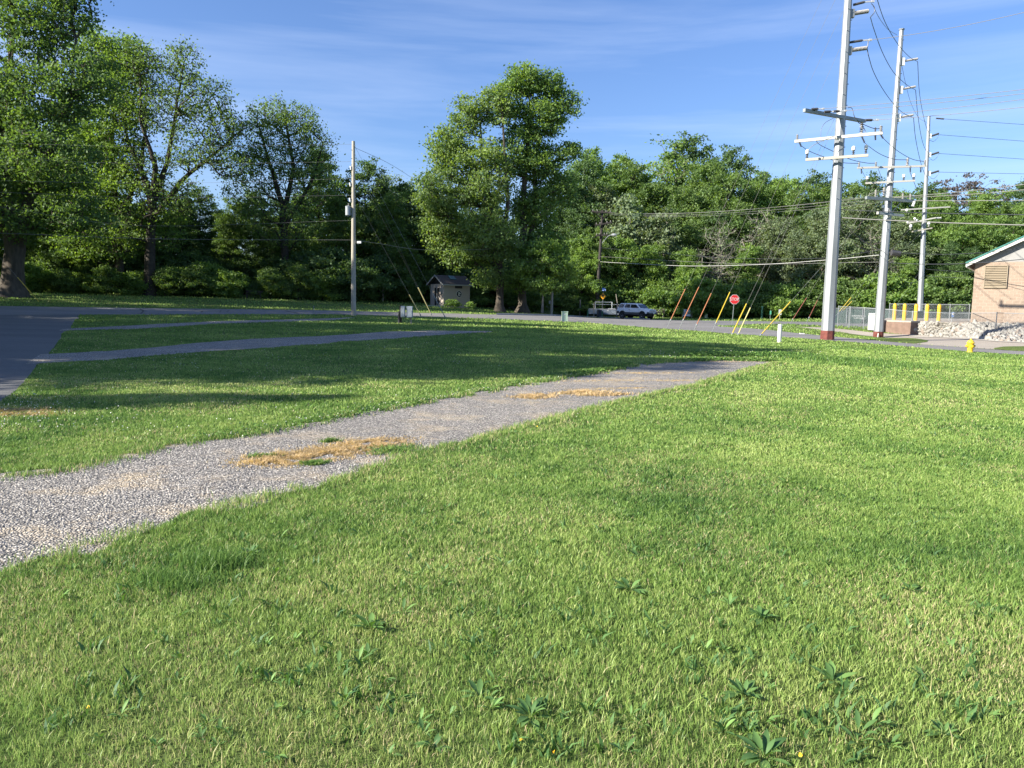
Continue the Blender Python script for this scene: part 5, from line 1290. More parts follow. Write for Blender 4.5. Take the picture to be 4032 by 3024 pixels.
for gt, a, att, lab in lg:
    aa = k4(*a); g0 = (aa[0], aa[1] - 6)
    guy(lab, aa, g0, k4(*gt), att, YL, GALVD if 'grey-green' in lab else PALEY, gr=.03, group='guy wires of the transformer pole')
guy('lone yellow guy guard on the far lawn beside the massive old tree', (155, 1190), (153, 1187), (52, 1092), (-400, 560), 60, YEL, None, .03, 'guy wires of the transformer pole', False)

# ------------------------------------------------------------------ small shed
th = math.radians(38); U_ = Vector((math.cos(th), math.sin(th), 0)); V_ = Vector((-math.sin(th), math.cos(th), 0)); Zv = Vector((0, 0, 1))
c0 = GY(1746, 86.); c0.z = P(1746, 1205, 86.).z
L_, W_, Hh = 3.55, 2.75, P(1746, 1118, 86.).z - c0.z; Rr = .95
sh = empty('storage_shed', c0, 0, 'small cream shed with gabled shingle roof, round emblem and dark double door', 'shed')
M_SHED = mat('shed_siding', (.40, .345, .29), .85, var=.08, scale=30, stretch=(6, 6, .3), bump=.2)
M_SHING = mat('dark_shingles', (.085, .07, .065), .9, var=.3, scale=14, stretch=(1, 1, 2), bump=.6)
M_TRIM = mat('shed_trim', (.42, .42, .40), .6)
def S(u, v, z): return c0 + U_ * u + V_ * v + Zv * z
walls = MB(); walls.prism([S(0, 0, -.3), S(L_, 0, -.3), S(L_, W_, -.3), S(0, W_, -.3)], Zv * (Hh + .3)); walls.build('wall', M_SHED, sh)
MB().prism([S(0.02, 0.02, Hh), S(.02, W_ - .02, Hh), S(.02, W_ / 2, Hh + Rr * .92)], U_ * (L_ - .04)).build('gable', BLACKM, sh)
ov = .32
roof = MB()
for sgn in (0, 1):
    v0, v1 = (-ov, W_ / 2) if sgn == 0 else (W_ + ov, W_ / 2); z0 = Hh - .12; z1 = Hh + Rr
    roof.prism([S(-ov, v0, z0), S(L_ + ov, v0, z0), S(L_ + ov, v1, z1), S(-ov, v1, z1)], Zv * .06)
ro = roof.build('roof', M_SHING, sh)
tr = MB(); tr.beam(S(-ov, -ov - .02, Hh - .10), S(L_ + ov, -ov - .02, Hh - .10), .03, .13)
for v0 in (-ov, W_ + ov): tr.beam(S(-ov - .02, v0, Hh - .10), S(-ov - .02, W_ / 2, Hh + Rr + .01), .03, .12)
child(sh, ro, 'fascia', M_TRIM, lambda mb: (mb.v.extend(tr.v), mb.f.extend(tr.f)))
nr = (U_.cross(V_ * (W_ / 2 + ov) + Zv * (Rr + .12))).normalized()
def RS(u, t): return S(u, -ov + (W_ / 2 + ov) * t, Hh - .12 + (Rr + .12) * t + .06)
child(sh, ro, 'skylight', mat('green_skylight', (.02, .11, .09), .3), lambda mb: mb.prism([RS(1.35, .55), RS(2.1, .55), RS(2.1, .93), RS(1.35, .93)], nr * .06))
do = MB(); do.box(S(-.03, W_ * .56, 1.02), (.05, .44, 2.0), (U_, V_, Zv)); do.box(S(-.03, W_ * .38, 1.02), (.05, .40, 2.0), (U_, V_, Zv)); dd = do.build('door', BLACKM, sh)
child(sh, dd, 'door_post', M_TRIM, lambda mb: mb.box(S(-.06, W_ * .468, 1.02), (.05, .06, 2.04), (U_, V_, Zv)))
child(sh, dd, 'handle', STEELW, lambda mb: (mb.box(S(-.075, W_ * .33, 1.0), (.03, .04, .12), (U_, V_, Zv)), mb.box(S(-.075, W_ * .63, 1.0), (.03, .04, .12), (U_, V_, Zv))))
MB().box(S(L_ * .56, -.02, Hh - .30), (.95, .06, .30), (U_, V_, Zv)).build('vent_window', BLACKM, sh)
em = MB().lathe(S(L_ * .58, -.005, Hh * .56), [(.01, 0), (.38, .0), (.38, .04), (.01, .04)], 28, -V_).build('emblem', WHITEP, sh)
child(sh, em, 'emblem_disc', BLACKM, lambda mb: mb.lathe(S(L_ * .58, -.046, Hh * .56), [(.01, 0), (.33, .0), (.33, .012), (.01, .012)], 28, -V_))
def emb(mb):
    k = lambda a, b: S(L_ * .58 + a, -.06, Hh * .56 + b)
    mb.prism([k(-.2, .12), k(-.05, .2), k(.12, .16), k(.2, .05), k(.12, -.02), k(.0, .06), k(-.1, .05)], -V_ * .012)
    mb.lathe(k(-.06, -.06), [(.01, 0), (.09, 0), (.09, .012), (.01, .012)], 12, -V_)
    mb.prism([k(-.2, -.2), k(.2, -.16), k(.14, -.09), k(-.05, -.13)], -V_ * .012)
child(sh, em, 'emblem_mark', mat('emblem_grey', (.6, .6, .58), .6), emb)
MB().box(S(-.03, W_ * .17, 1.35), (.03, .12, .28), (U_, V_, Zv)).build('wall_plate', BLACKM, sh)
MB().box(S(-.9, W_ * .62, -.01), (1.9, 3.4, .12), (U_, V_, Zv)).build('doorstep', mat('grey_slab', (.4, .4, .39), .9), sh)

# ------------------------------------------------------------------ tan block building
bc = P(3822, 1262, 51.); bc.z = P(3822, 1264, 51.).z
BR = math.radians(-34.5)
bl = empty('block_building', bc, BR, 'tan split-face block building with green metal roof and louvred vent, cut by the photo edge', 'building')
WH = P(3826, 1032, 51.).z - bc.z; BW, BD, OV = 12.5, 14., .45; RISE = .53 * BW / 2
def LB_(mb, n, m, parent=bl, **k): return mb.build(n, m, parent, local=True, **k)
LB_(MB().box((BW / 2, BD / 2, WH / 2 - .4), (BW, BD, WH + .8)), 'wall', M_BLOCK)
M_SIDE = mat('grey_siding', (.26, .26, .255), .7, var=.04)
LB_(MB().prism([(0, .01, WH + .002), (BW, .01, WH + .002), (BW / 2, .01, WH + RISE)], (0, BD - .02, 0)), 'gable', M_SIDE)
def roofslab(z0, th_, ovx, y0, y1):
    mb = MB()
    for s in (0, 1):
        xa = -ovx if s == 0 else BW + ovx; za = WH - ovx * .53
        mb.prism([(xa, y0, za + z0), (BW / 2, y0, WH + RISE + z0), (BW / 2, y0, WH + RISE + z0 + th_), (xa, y0, za + z0 + th_)], (0, y1 - y0, 0))
    return mb
rf = LB_(roofslab(.16, .10, .52, -OV - .04, BD + OV), 'roof', mat('green_metal', (.035, .16, .14), .5))
fc = roofslab(-.06, .215, .50, -OV, -OV + .05); o = fc.build('rake_board', mat('rake_white', (.55, .54, .50), .6), rf, local=True)
o = roofslab(-.05, .03, .48, -OV + .052, BD).build('soffit', mat('brown_soffit', (.05, .035, .03), .8), rf, local=True)
o = MB().box((-.42, BD / 2 - .2, WH - .27), (.14, BD, .14)).build('gutter', mat('gutter_white', (.6, .6, .57), .5), rf, local=True)
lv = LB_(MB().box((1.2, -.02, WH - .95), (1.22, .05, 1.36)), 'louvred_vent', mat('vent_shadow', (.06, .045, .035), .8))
sl = MB()
for k in range(12): sl.prism([(.62, -.05, WH - 1.60 + k * .112), (.62, -.10, WH - 1.62 + k * .112), (.62, -.10, WH - 1.595 + k * .112), (.62, -.05, WH - 1.545 + k * .112)], (1.16, 0, 0))
for x_ in (.585, 1.815): sl.box((x_, -.06, WH - .95), (.05, .08, 1.42))
sl.box((1.2, -.06, WH - .245), (1.28, .08, .05)); sl.box((1.2, -.06, WH - 1.655), (1.28, .08, .05))
sl.build('slats', mat('vent_tan', (.27, .22, .155), .6), lv, local=True)

# concrete platform with block retaining wall
M_RET = mat('retaining_block', (.17, .115, .09), .95, var=.2, scale=3, bump=.6, bscale=5)
zt = P(3560, 1261, 59.).z
pf = [Vector((*P(3478, 1261, 58.).xy, 0)), Vector((*P(3560, 1261, 56.5).xy, 0)), Vector((*P(3634, 1261, 55.5).xy, 0)), Vector((*P(3690, 1261, 54.0).xy, 0)), Vector((*P(3800, 1262, 51.6).xy, 0)), Vector((48, 62, 0)), Vector((48, 76, 0)), Vector((*P(3490, 1261, 70.).xy, 0))]
pr = empty('loading_platform', (pf[0].x, pf[0].y, -.4), 0, 'low concrete platform behind a brown block retaining wall, under the bollards', 'platform')
MB().prism([p + Vector((0, 0, -.9)) for p in pf], (0, 0, zt + .9 - .10)).build('retaining_wall', M_RET, pr)
MB().prism([p + Vector((0, 0, zt - .098)) for p in pf], (0, 0, .10)).build('slab', M_CONC, pr)

# bollards
bm_ = MB(); bm_.lathe((0, 0, 0), [(.02, 0), (.13, 0), (.13, 1.12), (.115, 1.19), (.075, 1.25), (.02, 1.27)], 14)
proto = None
for k, (px, lab) in enumerate([(3520, 'yellow bollard nearest the second steel pole'), (3559, 'second yellow bollard from the second steel pole'), (3604, 'middle yellow bollard, just before the farthest steel pole'), (3648, 'fourth yellow bollard, just past the farthest steel pole'), (3695, 'yellow bollard nearest the tan building')]):
    Yb = 60 - k * .35; p = P(px, 1262, Yb); p.z = zt
    if proto is None:
        proto = bm_.build('bollard', YEL2, smooth=False); o = proto
    else:
        o = proto.copy(); COL.objects.link(o)
    o.location = p; tag(o, lab, 'bollard', 'row of five yellow bollards')

# ------------------------------------------------------------------ riprap bank
def rock_mesh(seed):
    bm = bmesh.new(); bmesh.ops.create_icosphere(bm, subdivisions=2, radius=1); rg = np.random.default_rng(seed)
    pl = [(Vector(rg.normal(0, 1, 3)).normalized(), rg.uniform(.55, .9)) for _ in range(9)]
    for v in bm.verts:
        for n_, d_ in pl:
            e = v.co.dot(n_) - d_
            if e > 0: v.co -= n_ * e
        v.co += Vector(rg.normal(0, .025, 3))
    me_ = bpy.data.meshes.new('rock'); bm.to_mesh(me_); bm.free(); return me_
RM = [rock_mesh(s) for s in range(7)]
RMAT = [mat('limestone_a', (.25, .24, .22), .9, var=.2, scale=2, bump=.4, bscale=6), mat('limestone_b', (.30, .285, .26), .9, var=.15, scale=2, bump=.4, bscale=6), mat('limestone_c', (.18, .176, .168), .9, var=.2, scale=2, bump=.4, bscale=6), mat('limestone_d', (.24, .20, .17), .9, var=.2, scale=2)]
bot = [G(3560, 1312), G(3600, 1317), G(3742, 1329), G(3912, 1342), G(4032, 1348), G(4300, 1366)]
top = []
for k, (px, w) in enumerate([(3640, None), (3682, None), (3790, None)]): top.append(Vector((*P(px, 1262, 55.2 - k * 1.8).xy, zt - .02)))
wd = Vector((math.cos(BR), math.sin(BR), 0)); wn_ = Vector((math.sin(BR), -math.cos(BR), 0))
for t in (0.3, 3.2, 8): q = bc + wd * t + wn_ * .35; top.append(Vector((q.x, q.y, bc.z - .04 - .04 * t)))
bb = np.array([tuple(p) for p in bot]); tt = np.array([tuple(p) for p in top])
def bank(s, t):
    s = np.asarray(s); k = np.linspace(0, 1, len(bb)); kt = np.linspace(0, 1, len(tt))
    b_ = np.stack([np.interp(s, k, bb[:, i]) for i in range(3)], -1); t_ = np.stack([np.interp(s, kt, tt[:, i]) for i in range(3)], -1)
    return b_ * (1 - np.asarray(t))[..., None] + t_ * np.asarray(t)[..., None]
ss, ts = np.meshgrid(np.linspace(0, 1, 60), np.linspace(0, 1.12, 10)); Vb = bank(ss, ts) - [0, 0, .10]; Vb[0, :, 2] -= .3
J = np.arange(600).reshape(10, 60); q = np.stack([J[:-1, :-1], J[:-1, 1:], J[1:, 1:], J[1:, :-1]], -1).reshape(-1, 4)
tag(link('gravel_bank', np_mesh('gravel_bank', Vb.reshape(-1, 3), np.full(len(q), 4), q.ravel(), mat('bank_fines', (.20, .19, .17), .95, var=.3, scale=4))), 'pale crushed fines under the riprap', None, None, 'stuff')
rg = np.random.default_rng(5); cand = []
for _ in range(9000):
    s, t = rg.random() * .92, rg.random(); p = bank(s, t); r = rg.uniform(.085, .165) * (1.25 if t < .4 else 1)
    if all((p[0] - c[0][0]) ** 2 + (p[1] - c[0][1]) ** 2 + (p[2] - c[0][2]) ** 2 > (.62 * (r + c[1])) ** 2 for c in cand[-900:]): cand.append((p, r))
print('rocks', len(cand))
def inview(c):
    d = Vector(c[0]) - Vector((0, 0, EYE)); x_ = CX + F * d.dot(RIGHT) / d.dot(FWD)
    return x_ < 4060
vis = [c for c in cand if inview(c)]; vis.sort(key=lambda c: -c[1] / c[0][1])
for k, (p, r) in enumerate(vis[:300]):
    o = bpy.data.objects.new('rock', RM[k % 7]); COL.objects.link(o)
    if not RM[k % 7].materials: RM[k % 7].materials.append(RMAT[0])
    o.material_slots[0].link = 'OBJECT'; o.material_slots[0].material = RMAT[int(rg.choice(4, p=[.4, .35, .18, .07]))]
    o.location = p; o.rotation_euler = tuple(rg.uniform(0, 6, 3)); o.scale = (r * 1.25, r, r * .85)
    tag(o, 'pale angular limestone rock in the riprap bank under the tan building', 'rock', 'riprap rocks below the tan building')
rest = [c for c in cand if c not in vis[:300]] if False else vis[300:] + [c for c in cand if not inview(c)]
VV, ii = [], []; kk = 0
rc_ = []
for k, (p, r) in enumerate(rest):
    me_ = RM[k % 7]; co = np.empty(len(me_.vertices) * 3); me_.vertices.foreach_get('co', co); co = co.reshape(-1, 3) * [r * 1.2, r, r * .85]
    a = rg.uniform(0, 6); co = co @ np.array([[math.cos(a), -math.sin(a), 0], [math.sin(a), math.cos(a), 0], [0, 0, 1]])
    vi = np.empty(len(me_.loops), int); me_.loops.foreach_get('vertex_index', vi); VV.append(co + p); ii.append(vi + kk); kk += len(co)
if rest:
    idx = np.concatenate(ii); tag(link('rock_rubble', np_mesh('rock_rubble', np.concatenate(VV), np.full(len(idx) // 3, 3), idx, RMAT[0])), 'smaller pale rocks filling the riprap bank', None, None, 'stuff')
strip('gravel_edge', [(3590, 1314), (3742, 1324), (3912, 1337), (4032, 1344), (4300, 1360)], [(3570, 1322), (3742, 1333), (3912, 1346), (4032, 1352), (4300, 1368)], mat('fines', (.36, .33, .29), .95, var=.25, scale=12), .030, 'thin line of crushed stone at the foot of the riprap', n=60, k=2, jit=.06, block=False)

# ------------------------------------------------------------------ chain-link fences
def chain_fence(label, posts, h, thick=(), pitch=.085, wr=.0024, fabric=True, dark=()):
    root = empty('chain_link_fence', posts[0], 0, label, 'fence')
    for k, p in enumerate(posts):
        r = .05 if k in thick else .028
        MB().lathe(p - Vector((0, 0, .1)), [(.005, 0), (r, 0), (r, h + .12), (r * .6, h + .17), (.005, h + .18)], 8).build('post', GALVD if k in dark else GALV, root)
    for a, b in zip(posts[:-1], posts[1:]):
        MB().cyl(a + Zv * (h + .02), b + Zv * (h + .02), .021, .021, 6).build('top_rail', GALV, root)
        if not fabric: continue
        L = (b - a).length; n = int(L / pitch); Vs, Is = [], []; k = 0
        d = (b - a) / L; nn = Vector((-d.y, d.x, 0)).normalized()
        for s in (1, -1):
            for j in range(-int(h / pitch) - 1, n + int(h / pitch) + 1):
                u0 = j * pitch; u1 = u0 + s * h; z0, z1 = 0., h
                # clip to 0..L
                def cl_(u0, z0, u1, z1):
                    for lim in (0, L):
                        if (u0 - lim) * (u1 - lim) < 0:
                            t = (lim - u0) / (u1 - u0); zm = z0 + (z1 - z0) * t
                            if lim == 0:
                                if u0 < 0: u0, z0 = 0, zm
                                else: u1, z1 = 0, zm
                            else:
                                if u0 > L: u0, z0 = L, zm
                                else: u1, z1 = L, zm
                    return u0, z0, u1, z1
                u0, z0, u1, z1 = cl_(u0, z0, u1, z1)
                if max(u0, u1) <= 0.001 or min(u0, u1) >= L - .001: continue
                def pt(u, z): return a + (b - a) * (u / L) + Zv * (z + .02)
                p, q = pt(u0, z0), pt(u1, z1); e = (q - p).normalized(); w1 = nn * wr; w2 = e.cross(nn).normalized() * wr
                for c_ in (p, q): Vs += [tuple(c_ + w1), tuple(c_ - w1 * .5 + w2), tuple(c_ - w1 * .5 - w2)]
                Is += [[k, k + 1, k + 4, k + 3], [k + 1, k + 2, k + 5, k + 4], [k + 2, k, k + 3, k + 5]]; k += 6
        off = np.array(root.location)
        o = link('chain_link_mesh', np_mesh('chain_link_mesh', np.array(Vs) - off, np.full(len(Is), 4), np.array(Is).ravel(), GALV), root)
    return root
fp = [G(*p) for p in [(3340, 1291), (3399, 1295), (3513, 1306), (3588, 1315), (3743, 1327), (3917, 1335), (4110, 1349)]]
chain_fence('chain-link fence along the foot of the riprap bank', fp, 1.62, thick=(3,), dark=(3,))
p = fp[4]
sg = empty('small_sign', p + Vector((0, -.06, 1.25)), 0, 'small blue and white notice on the riprap fence, top of a post', 'sign')
MB().box(p + Vector((0, -.07, 1.55)), (.16, .012, .34)).build('sign_plate', mat('sign_blue', (.16, .26, .5), .5), sg)
MB().box(p + Vector((0, -.082, 1.60)), (.10, .006, .16)).build('sign_print', WHITEP, sg)
fq = [GY(px, Yq) for px, Yq in ((3180, 70), (3252, 69.5), (3298, 69), (3367, 68.6), (3430, 68.5))]
fp2 = [G(*p) for p in ((3190, 1281), (3297, 1285), (3345, 1291), (3399, 1293))]
# fence across the parking area
fp3 = [GY(3297, 66), GY(3345, 62.5)]
chain_fence('chain-link fence between the two nearest steel poles, beside the walk', [G(3297, 1286), G(3344, 1292)], 1.62)
chain_fence('chain-link fence along the back of the bollard platform', [Vector((*P(px, 1250, Yq).xy, zt)) for px, Yq in ((3500, 68), (3560, 66), (3640, 64), (3738, 61), (3815, 58.5))], 1.25)
# green windscreen behind
ws = empty('windscreen_fence', GY(3285, 78), 0, 'dark green windscreen fence with white lettering beyond the parking area', 'fence')
M_GREEN = mat('green_mesh_screen', (.045, .075, .07), .9, var=.12, scale=2)
a_, b_ = GY(3270, 80), GY(3520, 78); zt2 = P(3400, 1217, 79).z
MB().prism([a_, b_, Vector((b_.x, b_.y, zt2)), Vector((a_.x, a_.y, zt2))], Vector((0, .03, 0))).build('screen', M_GREEN, ws)
c_2, d_2 = GY(3522, 78), GY(3860, 80)
MB().prism([c_2, d_2, Vector((d_2.x, d_2.y, zt2 - .1)), Vector((c_2.x, c_2.y, zt2 - .1))], Vector((0, .03, 0))).build('screen', M_GREEN, ws)
for t in (0, .25, .5, .75, 1):
    q = a_ + (b_ - a_) * t; MB().cyl((q.x, q.y - .05, q.z), (q.x, q.y - .05, zt2 + .05), .035, .035, 6).build('post', GALV, ws)
MB().cyl((a_.x, a_.y - .05, zt2 + .03), (b_.x, b_.y - .05, zt2 + .03), .03, .03, 6).build('top_rail', GALV, ws)
p1_ = P(3381, 1244.5, 78.6); p2_ = P(3381, 1253, 78.6)
off = ws.location
for txt, q in (('WABASH RIVERWALK TRL', p1_), ('TO WEST TRAILHD', p2_)):
    text_obj(txt, .20, 'lettering', WHITEP, ws, (q.x - off.x, q.y - off.y, q.z - off.z), (math.pi / 2, 0, .03), .62)
# white cabinet between the poles
q0, q1 = GY(3416, 58.6), GY(3448, 57.4); hb = P(3420, 1233, 58.6).z - q0.z
cb_ = empty('utility_cabinet', (q0 + q1) / 2, 0, 'plain white utility cabinet just before the second steel pole', 'cabinet')
MB().prism([q0 + Zv * .05, q1 + Zv * .18, Vector((q1.x, q1.y, q0.z + hb)), Vector((q0.x, q0.y, q0.z + hb))], Vector((.25, .35, 0))).build('body', WHITEP, cb_, bevel=.02)
MB().beam(q0 + Zv * (hb - .06) + Vector((-.02, -.03, 0)), Vector((q1.x, q1.y, q0.z + hb - .06)) + Vector((.0, -.03, 0)), .03, .07).build('rim', GALV, cb_)

# ------------------------------------------------------------------ hydrant
h = G(3819, 1388); hs = (1388 - 1333) / F * h.y / .78
hy = empty('fire_hydrant', h, 0, 'bright yellow fire hydrant at the lawn\'s edge by the road', 'fire hydrant')
def HL(prof, n=16, p=Vector((0, 0, 0)), axis=Zv): return MB().lathe(h + p * hs, [(r * hs, z * hs) for r, z in prof], n, axis)
HL([(.02, 0), (.17, 0), (.17, .035), (.15, .05), (.14, .10), (.15, .40), (.17, .47), (.17, .50)]).build('barrel', YEL2, hy)
HL([(.17, .502), (.22, .515), (.22, .545), (.17, .57), (.155, .63), (.11, .69), (.045, .705), (.04, .72), (.035, .78), (.01, .785)]).build('bonnet', YEL2, hy)
for dv in (Vector((1, 0, 0)), Vector((-1, 0, 0))):
    HL([(.085, .0), (.085, .05), (.07, .06), (.07, .10), (.04, .11), (.035, .15), (.01, .155)], 12, Vector((0, 0, .37)) + dv * .13, dv).build('side_nozzle', YEL2, hy)
HL([(.11, 0), (.11, .06), (.095, .07), (.095, .1), (.04, .11), (.035, .14)], 12, Vector((0, -.09, .34)), Vector((0, -1, 0))).build('pumper_nozzle', YEL2, hy)
MB().tube(curve_pts([h + Vector((.19, -.02, .36)) * hs, h + Vector((.23, 0, .24)) * hs, h + Vector((.17, 0, .12)) * hs]), .008, 5).build('chain', GALV, hy)

# ------------------------------------------------------------------ small utility things
p = G(3068, 1349); hh = 70 / F * p.y * 1.02
MB().lathe(p - Zv * .1, [(.01, 0), (.105, 0), (.105, hh + .06), (.09, hh + .1), (.01, hh + .1)], 12).build('marker', WHITEP)
tag(bpy.data.objects['marker'], 'short white plastic marker post on the sunny lawn near the thick steel pole', 'marker post'); bpy.data.objects['marker'].name = 'marker_post'
p = G(2223, 1265); s_ = p.y / F
gb = empty('utility_pedestal', p, 0, 'pale green metal utility box at the roadside, far side of the lawn', 'utility box')
M_PG = mat('pale_green_metal', (.42, .55, .42), .5, var=.05)
MB().box(p + Zv * (18 * s_), (23 * s_, 20 * s_, 36 * s_)).build('body', M_PG, gb, bevel=.01)
MB().box(p + Zv * (37 * s_), (25 * s_, 22 * s_, 3 * s_)).build('cap', M_PG, gb)
MB().box(p + Vector((0, -10.2 * s_, 27 * s_)), (7 * s_, .01, 5 * s_)).build('label_plate', WHITEP, gb)
# grey meter boxes on wooden posts
p = GY(1583, 46.); s_ = 46. / F
ub = empty('meter_pedestal', p, 0, 'pair of grey electric meter boxes on two wooden posts in the shaded lawn', 'utility box')
def at(px, py, dY=0): return P(px, py, 46. + dY)
def vpost(name, px, y0, y1, w, m, dY=0):
    a, b = at(px, y0, dY), at(px, y1, dY); a.x = b.x; MB().box((a + b) / 2, (w * s_, w * s_ * .9, (b - a).length + .1)).build(name, m, ub, bevel=.008)
vpost('post', 1578, 1277, 1205, 9, WOODD); vpost('post', 1571, 1277, 1228, 4, RUBBER, -.1); vpost('post', 1618, 1277, 1240, 7, WOODG)
for px0, px1, y0, y1, sh_ in ((1578.5, 1595, 1205, 1249, 0), (1601.5, 1625, 1206, 1251, 0)):
    a, b = at(px0, y1, -.15), at(px1, y0, -.15)
    bx_ = MB().box((a + b) / 2, (b.x - a.x, .22, b.z - a.z)).build('meter_box', mat('meter_grey', (.33, .37, .41), .5), ub, bevel=.01)
    a2, b2 = at(px0 + 3, y1 - 3, -.30), at(px1 - 3, y0 + 4, -.30)
    child(ub, bx_, 'cover', mat('meter_cover', (.38, .42, .46), .45), lambda mb: mb.box(((a2 + b2) / 2), (b2.x - a2.x, .08, b2.z - a2.z)))
child(ub, None, 'warning_tag', WHITEP, lambda mb: mb.box(at(1620, 1219, -.36), (.05, .01, .12)))
child(ub, None, 'crossbar', GALVD, lambda mb: mb.beam(at(1590, 1246), at(1606, 1246), .06, .06))
child(ub, None, 'conduit', RUBBER, lambda mb: mb.tube([at(1566, 1229, -.1), at(1570, 1231, -.1), at(1568, 1245, -.1), at(1569, 1275, -.1)], .03, 6))
# metal marker post on the shaded road edge
p = G(1236, 1239); o = MB().beam(p - Zv * .1, p + Zv * (35 / F * p.y), .06, .04).build('metal_marker_post', GALV); tag(o, 'thin pale metal marker post at the shaded road edge', 'marker post')
for px, y0, y1, Yp, lab, w in ((1430, 1189, 1133, 88, 'short weathered wood post behind the road, nearer the transformer pole', .09), (1508.5, 1192, 1127, 88, 'taller weathered wood post behind the road, nearer the shed', .13),
                               (2283, 1244, 1180, 97, 'lone wood post in the shade left of the parked trailer', .13), (2338, 1246, 1192, 95, 'wood post at the near end of the trailer, beside the dark pole', .13),
                               (2428, 1249, 1193, 92, 'pale wood post between the trailer and the white SUV', .14)):
    b = GY(px, Yp); t = P(px, y1, Yp); o = MB().beam(b - Zv * .1, Vector((b.x, b.y, t.z)), w, w).build('wood_post', WOODG, bevel=.01); tag(o, lab, 'post', 'wood posts along the edge of the woods')
b = GY(2440, 94.5); o = MB().beam(b, P(2425, 1158, 94.5), .08, .08).build('leaning_pole', WOODG); tag(o, 'thin pale pole leaning behind the white SUV\'s rear', 'pole')
for px, Yp, lab in ((2314, 95, 'short green post at the trailer\'s rear'), (2371, 93.5, 'short green post beside the dark barrel')):
    b = GY(px, Yp); o = MB().cyl(b, b + Zv * .85, .09, .09, 8).build('green_post', mat('green_post_paint', (.02, .12, .07), .6)); tag(o, lab, 'post', 'short green posts by the trailer')
b = GY(2359, 94); o = empty('trash_barrel', b, 0, 'dark barrel bin standing in front of the parked trailer', 'barrel')
MB().lathe(b, [(.01, 0), (.29, 0), (.3, .03), (.3, .3), (.315, .32), (.3, .34), (.3, .6), (.315, .62), (.3, .64), (.3, .92)], 14).build('drum', mat('barrel_blue', (.015, .025, .045), .6), o)
MB().lathe(b + Zv * .92, [(.01, .0), (.32, .0), (.32, .04), (.01, .06)], 14).build('lid', RUBBER, o)
# bench
b = GY(1000, 80.5); q = empty('park_bench', b, .1, 'dark wooden bench under the trees beyond the road', 'bench'); LBc = lambda mb, n, m: mb.build(n, m, q, local=True)
WB = mat('bench_wood', (.10, .085, .075), .85, var=.2)
LBc(MB().box((0, 0, .42), (1.75, .4, .06)), 'seat', WB); LBc(MB().box((0, .22, .66), (1.75, .05, .22)), 'backrest', WB)
for x_ in (-.7, .7): LBc(MB().box((x_, 0, .2), (.08, .36, .40)), 'leg', WB)
LBc(MB().box((0, .19, .67), (.16, .01, .07)), 'plaque', WHITEP)

# ------------------------------------------------------------------ signs
def sign_root(name, px, Y, label, cat='road sign'): return empty(name, GY(px, Y), 0, label, cat)
YS = 62.; b = GY(2882, YS); ctr = P(2892, 1179, YS)
st = empty('stop_sign', b, 0, 'red octagonal STOP sign on a thin leaning post at the intersection', 'road sign')
MB().beam(b - Zv * .2, ctr + Vector((0, .03, .3)), .05, .04).build('post', GALVD, st)
def octa(r): return [ctr + Vector((r * math.cos(math.pi / 8 + k * math.pi / 4), -.02, r * math.sin(math.pi / 8 + k * math.pi / 4))) for k in range(8)]
RS_ = .405
fo = MB().prism(octa(RS_), (0, .006, 0)).build('sign_face', WHITEP, st)
child(st, fo, 'red_field', mat('sign_red', (.55, .02, .025), .4), lambda mb: mb.prism([p + Vector((0, -.004, 0)) for p in octa(RS_ * .93)], (0, .003, 0)))
text_obj('STOP', .36, 'lettering', WHITEP, st, tuple(ctr - b + Vector((0, -.03, 0))), (math.pi / 2, 0, 0), .82, .003)
YT = 97.; b = GY(2369, YT); ctr = P(2374, 1166, YT)
ts_ = empty('warning_sign', b, 0, 'yellow diamond T-intersection sign topped by blue street-name blades', 'road sign')
MB().beam(b - Zv * .2, P(2376, 1148, YT), .06, .05).build('post', GALV, ts_)
R_ = 12.6 / F * YT
MB().prism([ctr + Vector((a * R_, -.05, c * R_)) for a, c in ((1, 0), (0, 1), (-1, 0), (0, -1))], (0, .01, 0)).build('sign_face', mat('sign_yellow', (.85, .40, .01), .45), ts_, bevel=.004)
MB().box(ctr + Vector((0, -.06, .14)), (.42, .012, .11)).box(ctr + Vector((0, -.06, -.07)), (.11, .012, .32)).build('t_symbol', BLACKM, ts_)
MB().box(P(2377, 1137, YT), (.55, .02, .2), (Vector((.8, .6, 0)), Vector((-.6, .8, 0)), Zv)).box(P(2378, 1143, YT), (.5, .02, .2), (Vector((.8, -.6, 0)), Vector((.6, .8, 0)), Zv)).build('street_name_blade', mat('blade_blue', (.12, .22, .55), .5), ts_)
# white notice board
YN = 97.; b = GY(2702, YN); nb = empty('notice_board', b, 0, 'white printed notice board between two wooden posts across the road', 'sign board')
for px in (2687, 2723): q = GY(px, YN); t = P(px, 1216, YN); MB().beam(q - Zv * .1, Vector((q.x, q.y, t.z)), .14, .12).build('post', WOODG, nb)
a, c = P(2691, 1245, YN - .1), P(2720, 1218, YN - .1)
fb = MB().box((a + c) / 2, (c.x - a.x, .03, c.z - a.z)).build('panel', mat('board_white', (.68, .72, .74), .5), nb)
child(nb, fb, 'heading', mat('board_purple', (.22, .2, .5), .6), lambda mb: mb.box(P(2704, 1221.5, YN - .13), (.42, .01, .09)))
child(nb, fb, 'text_lines', mat('board_text', (.45, .5, .55), .6), lambda mb: [mb.box(P(2705, 1226 + k * 2.3, YN - .13), (.72, .008, .02)) for k in range(4)])
child(nb, fb, 'red_line', mat('board_red', (.6, .25, .25), .6), lambda mb: mb.box(P(2702, 1236, YN - .13), (.45, .008, .035)))
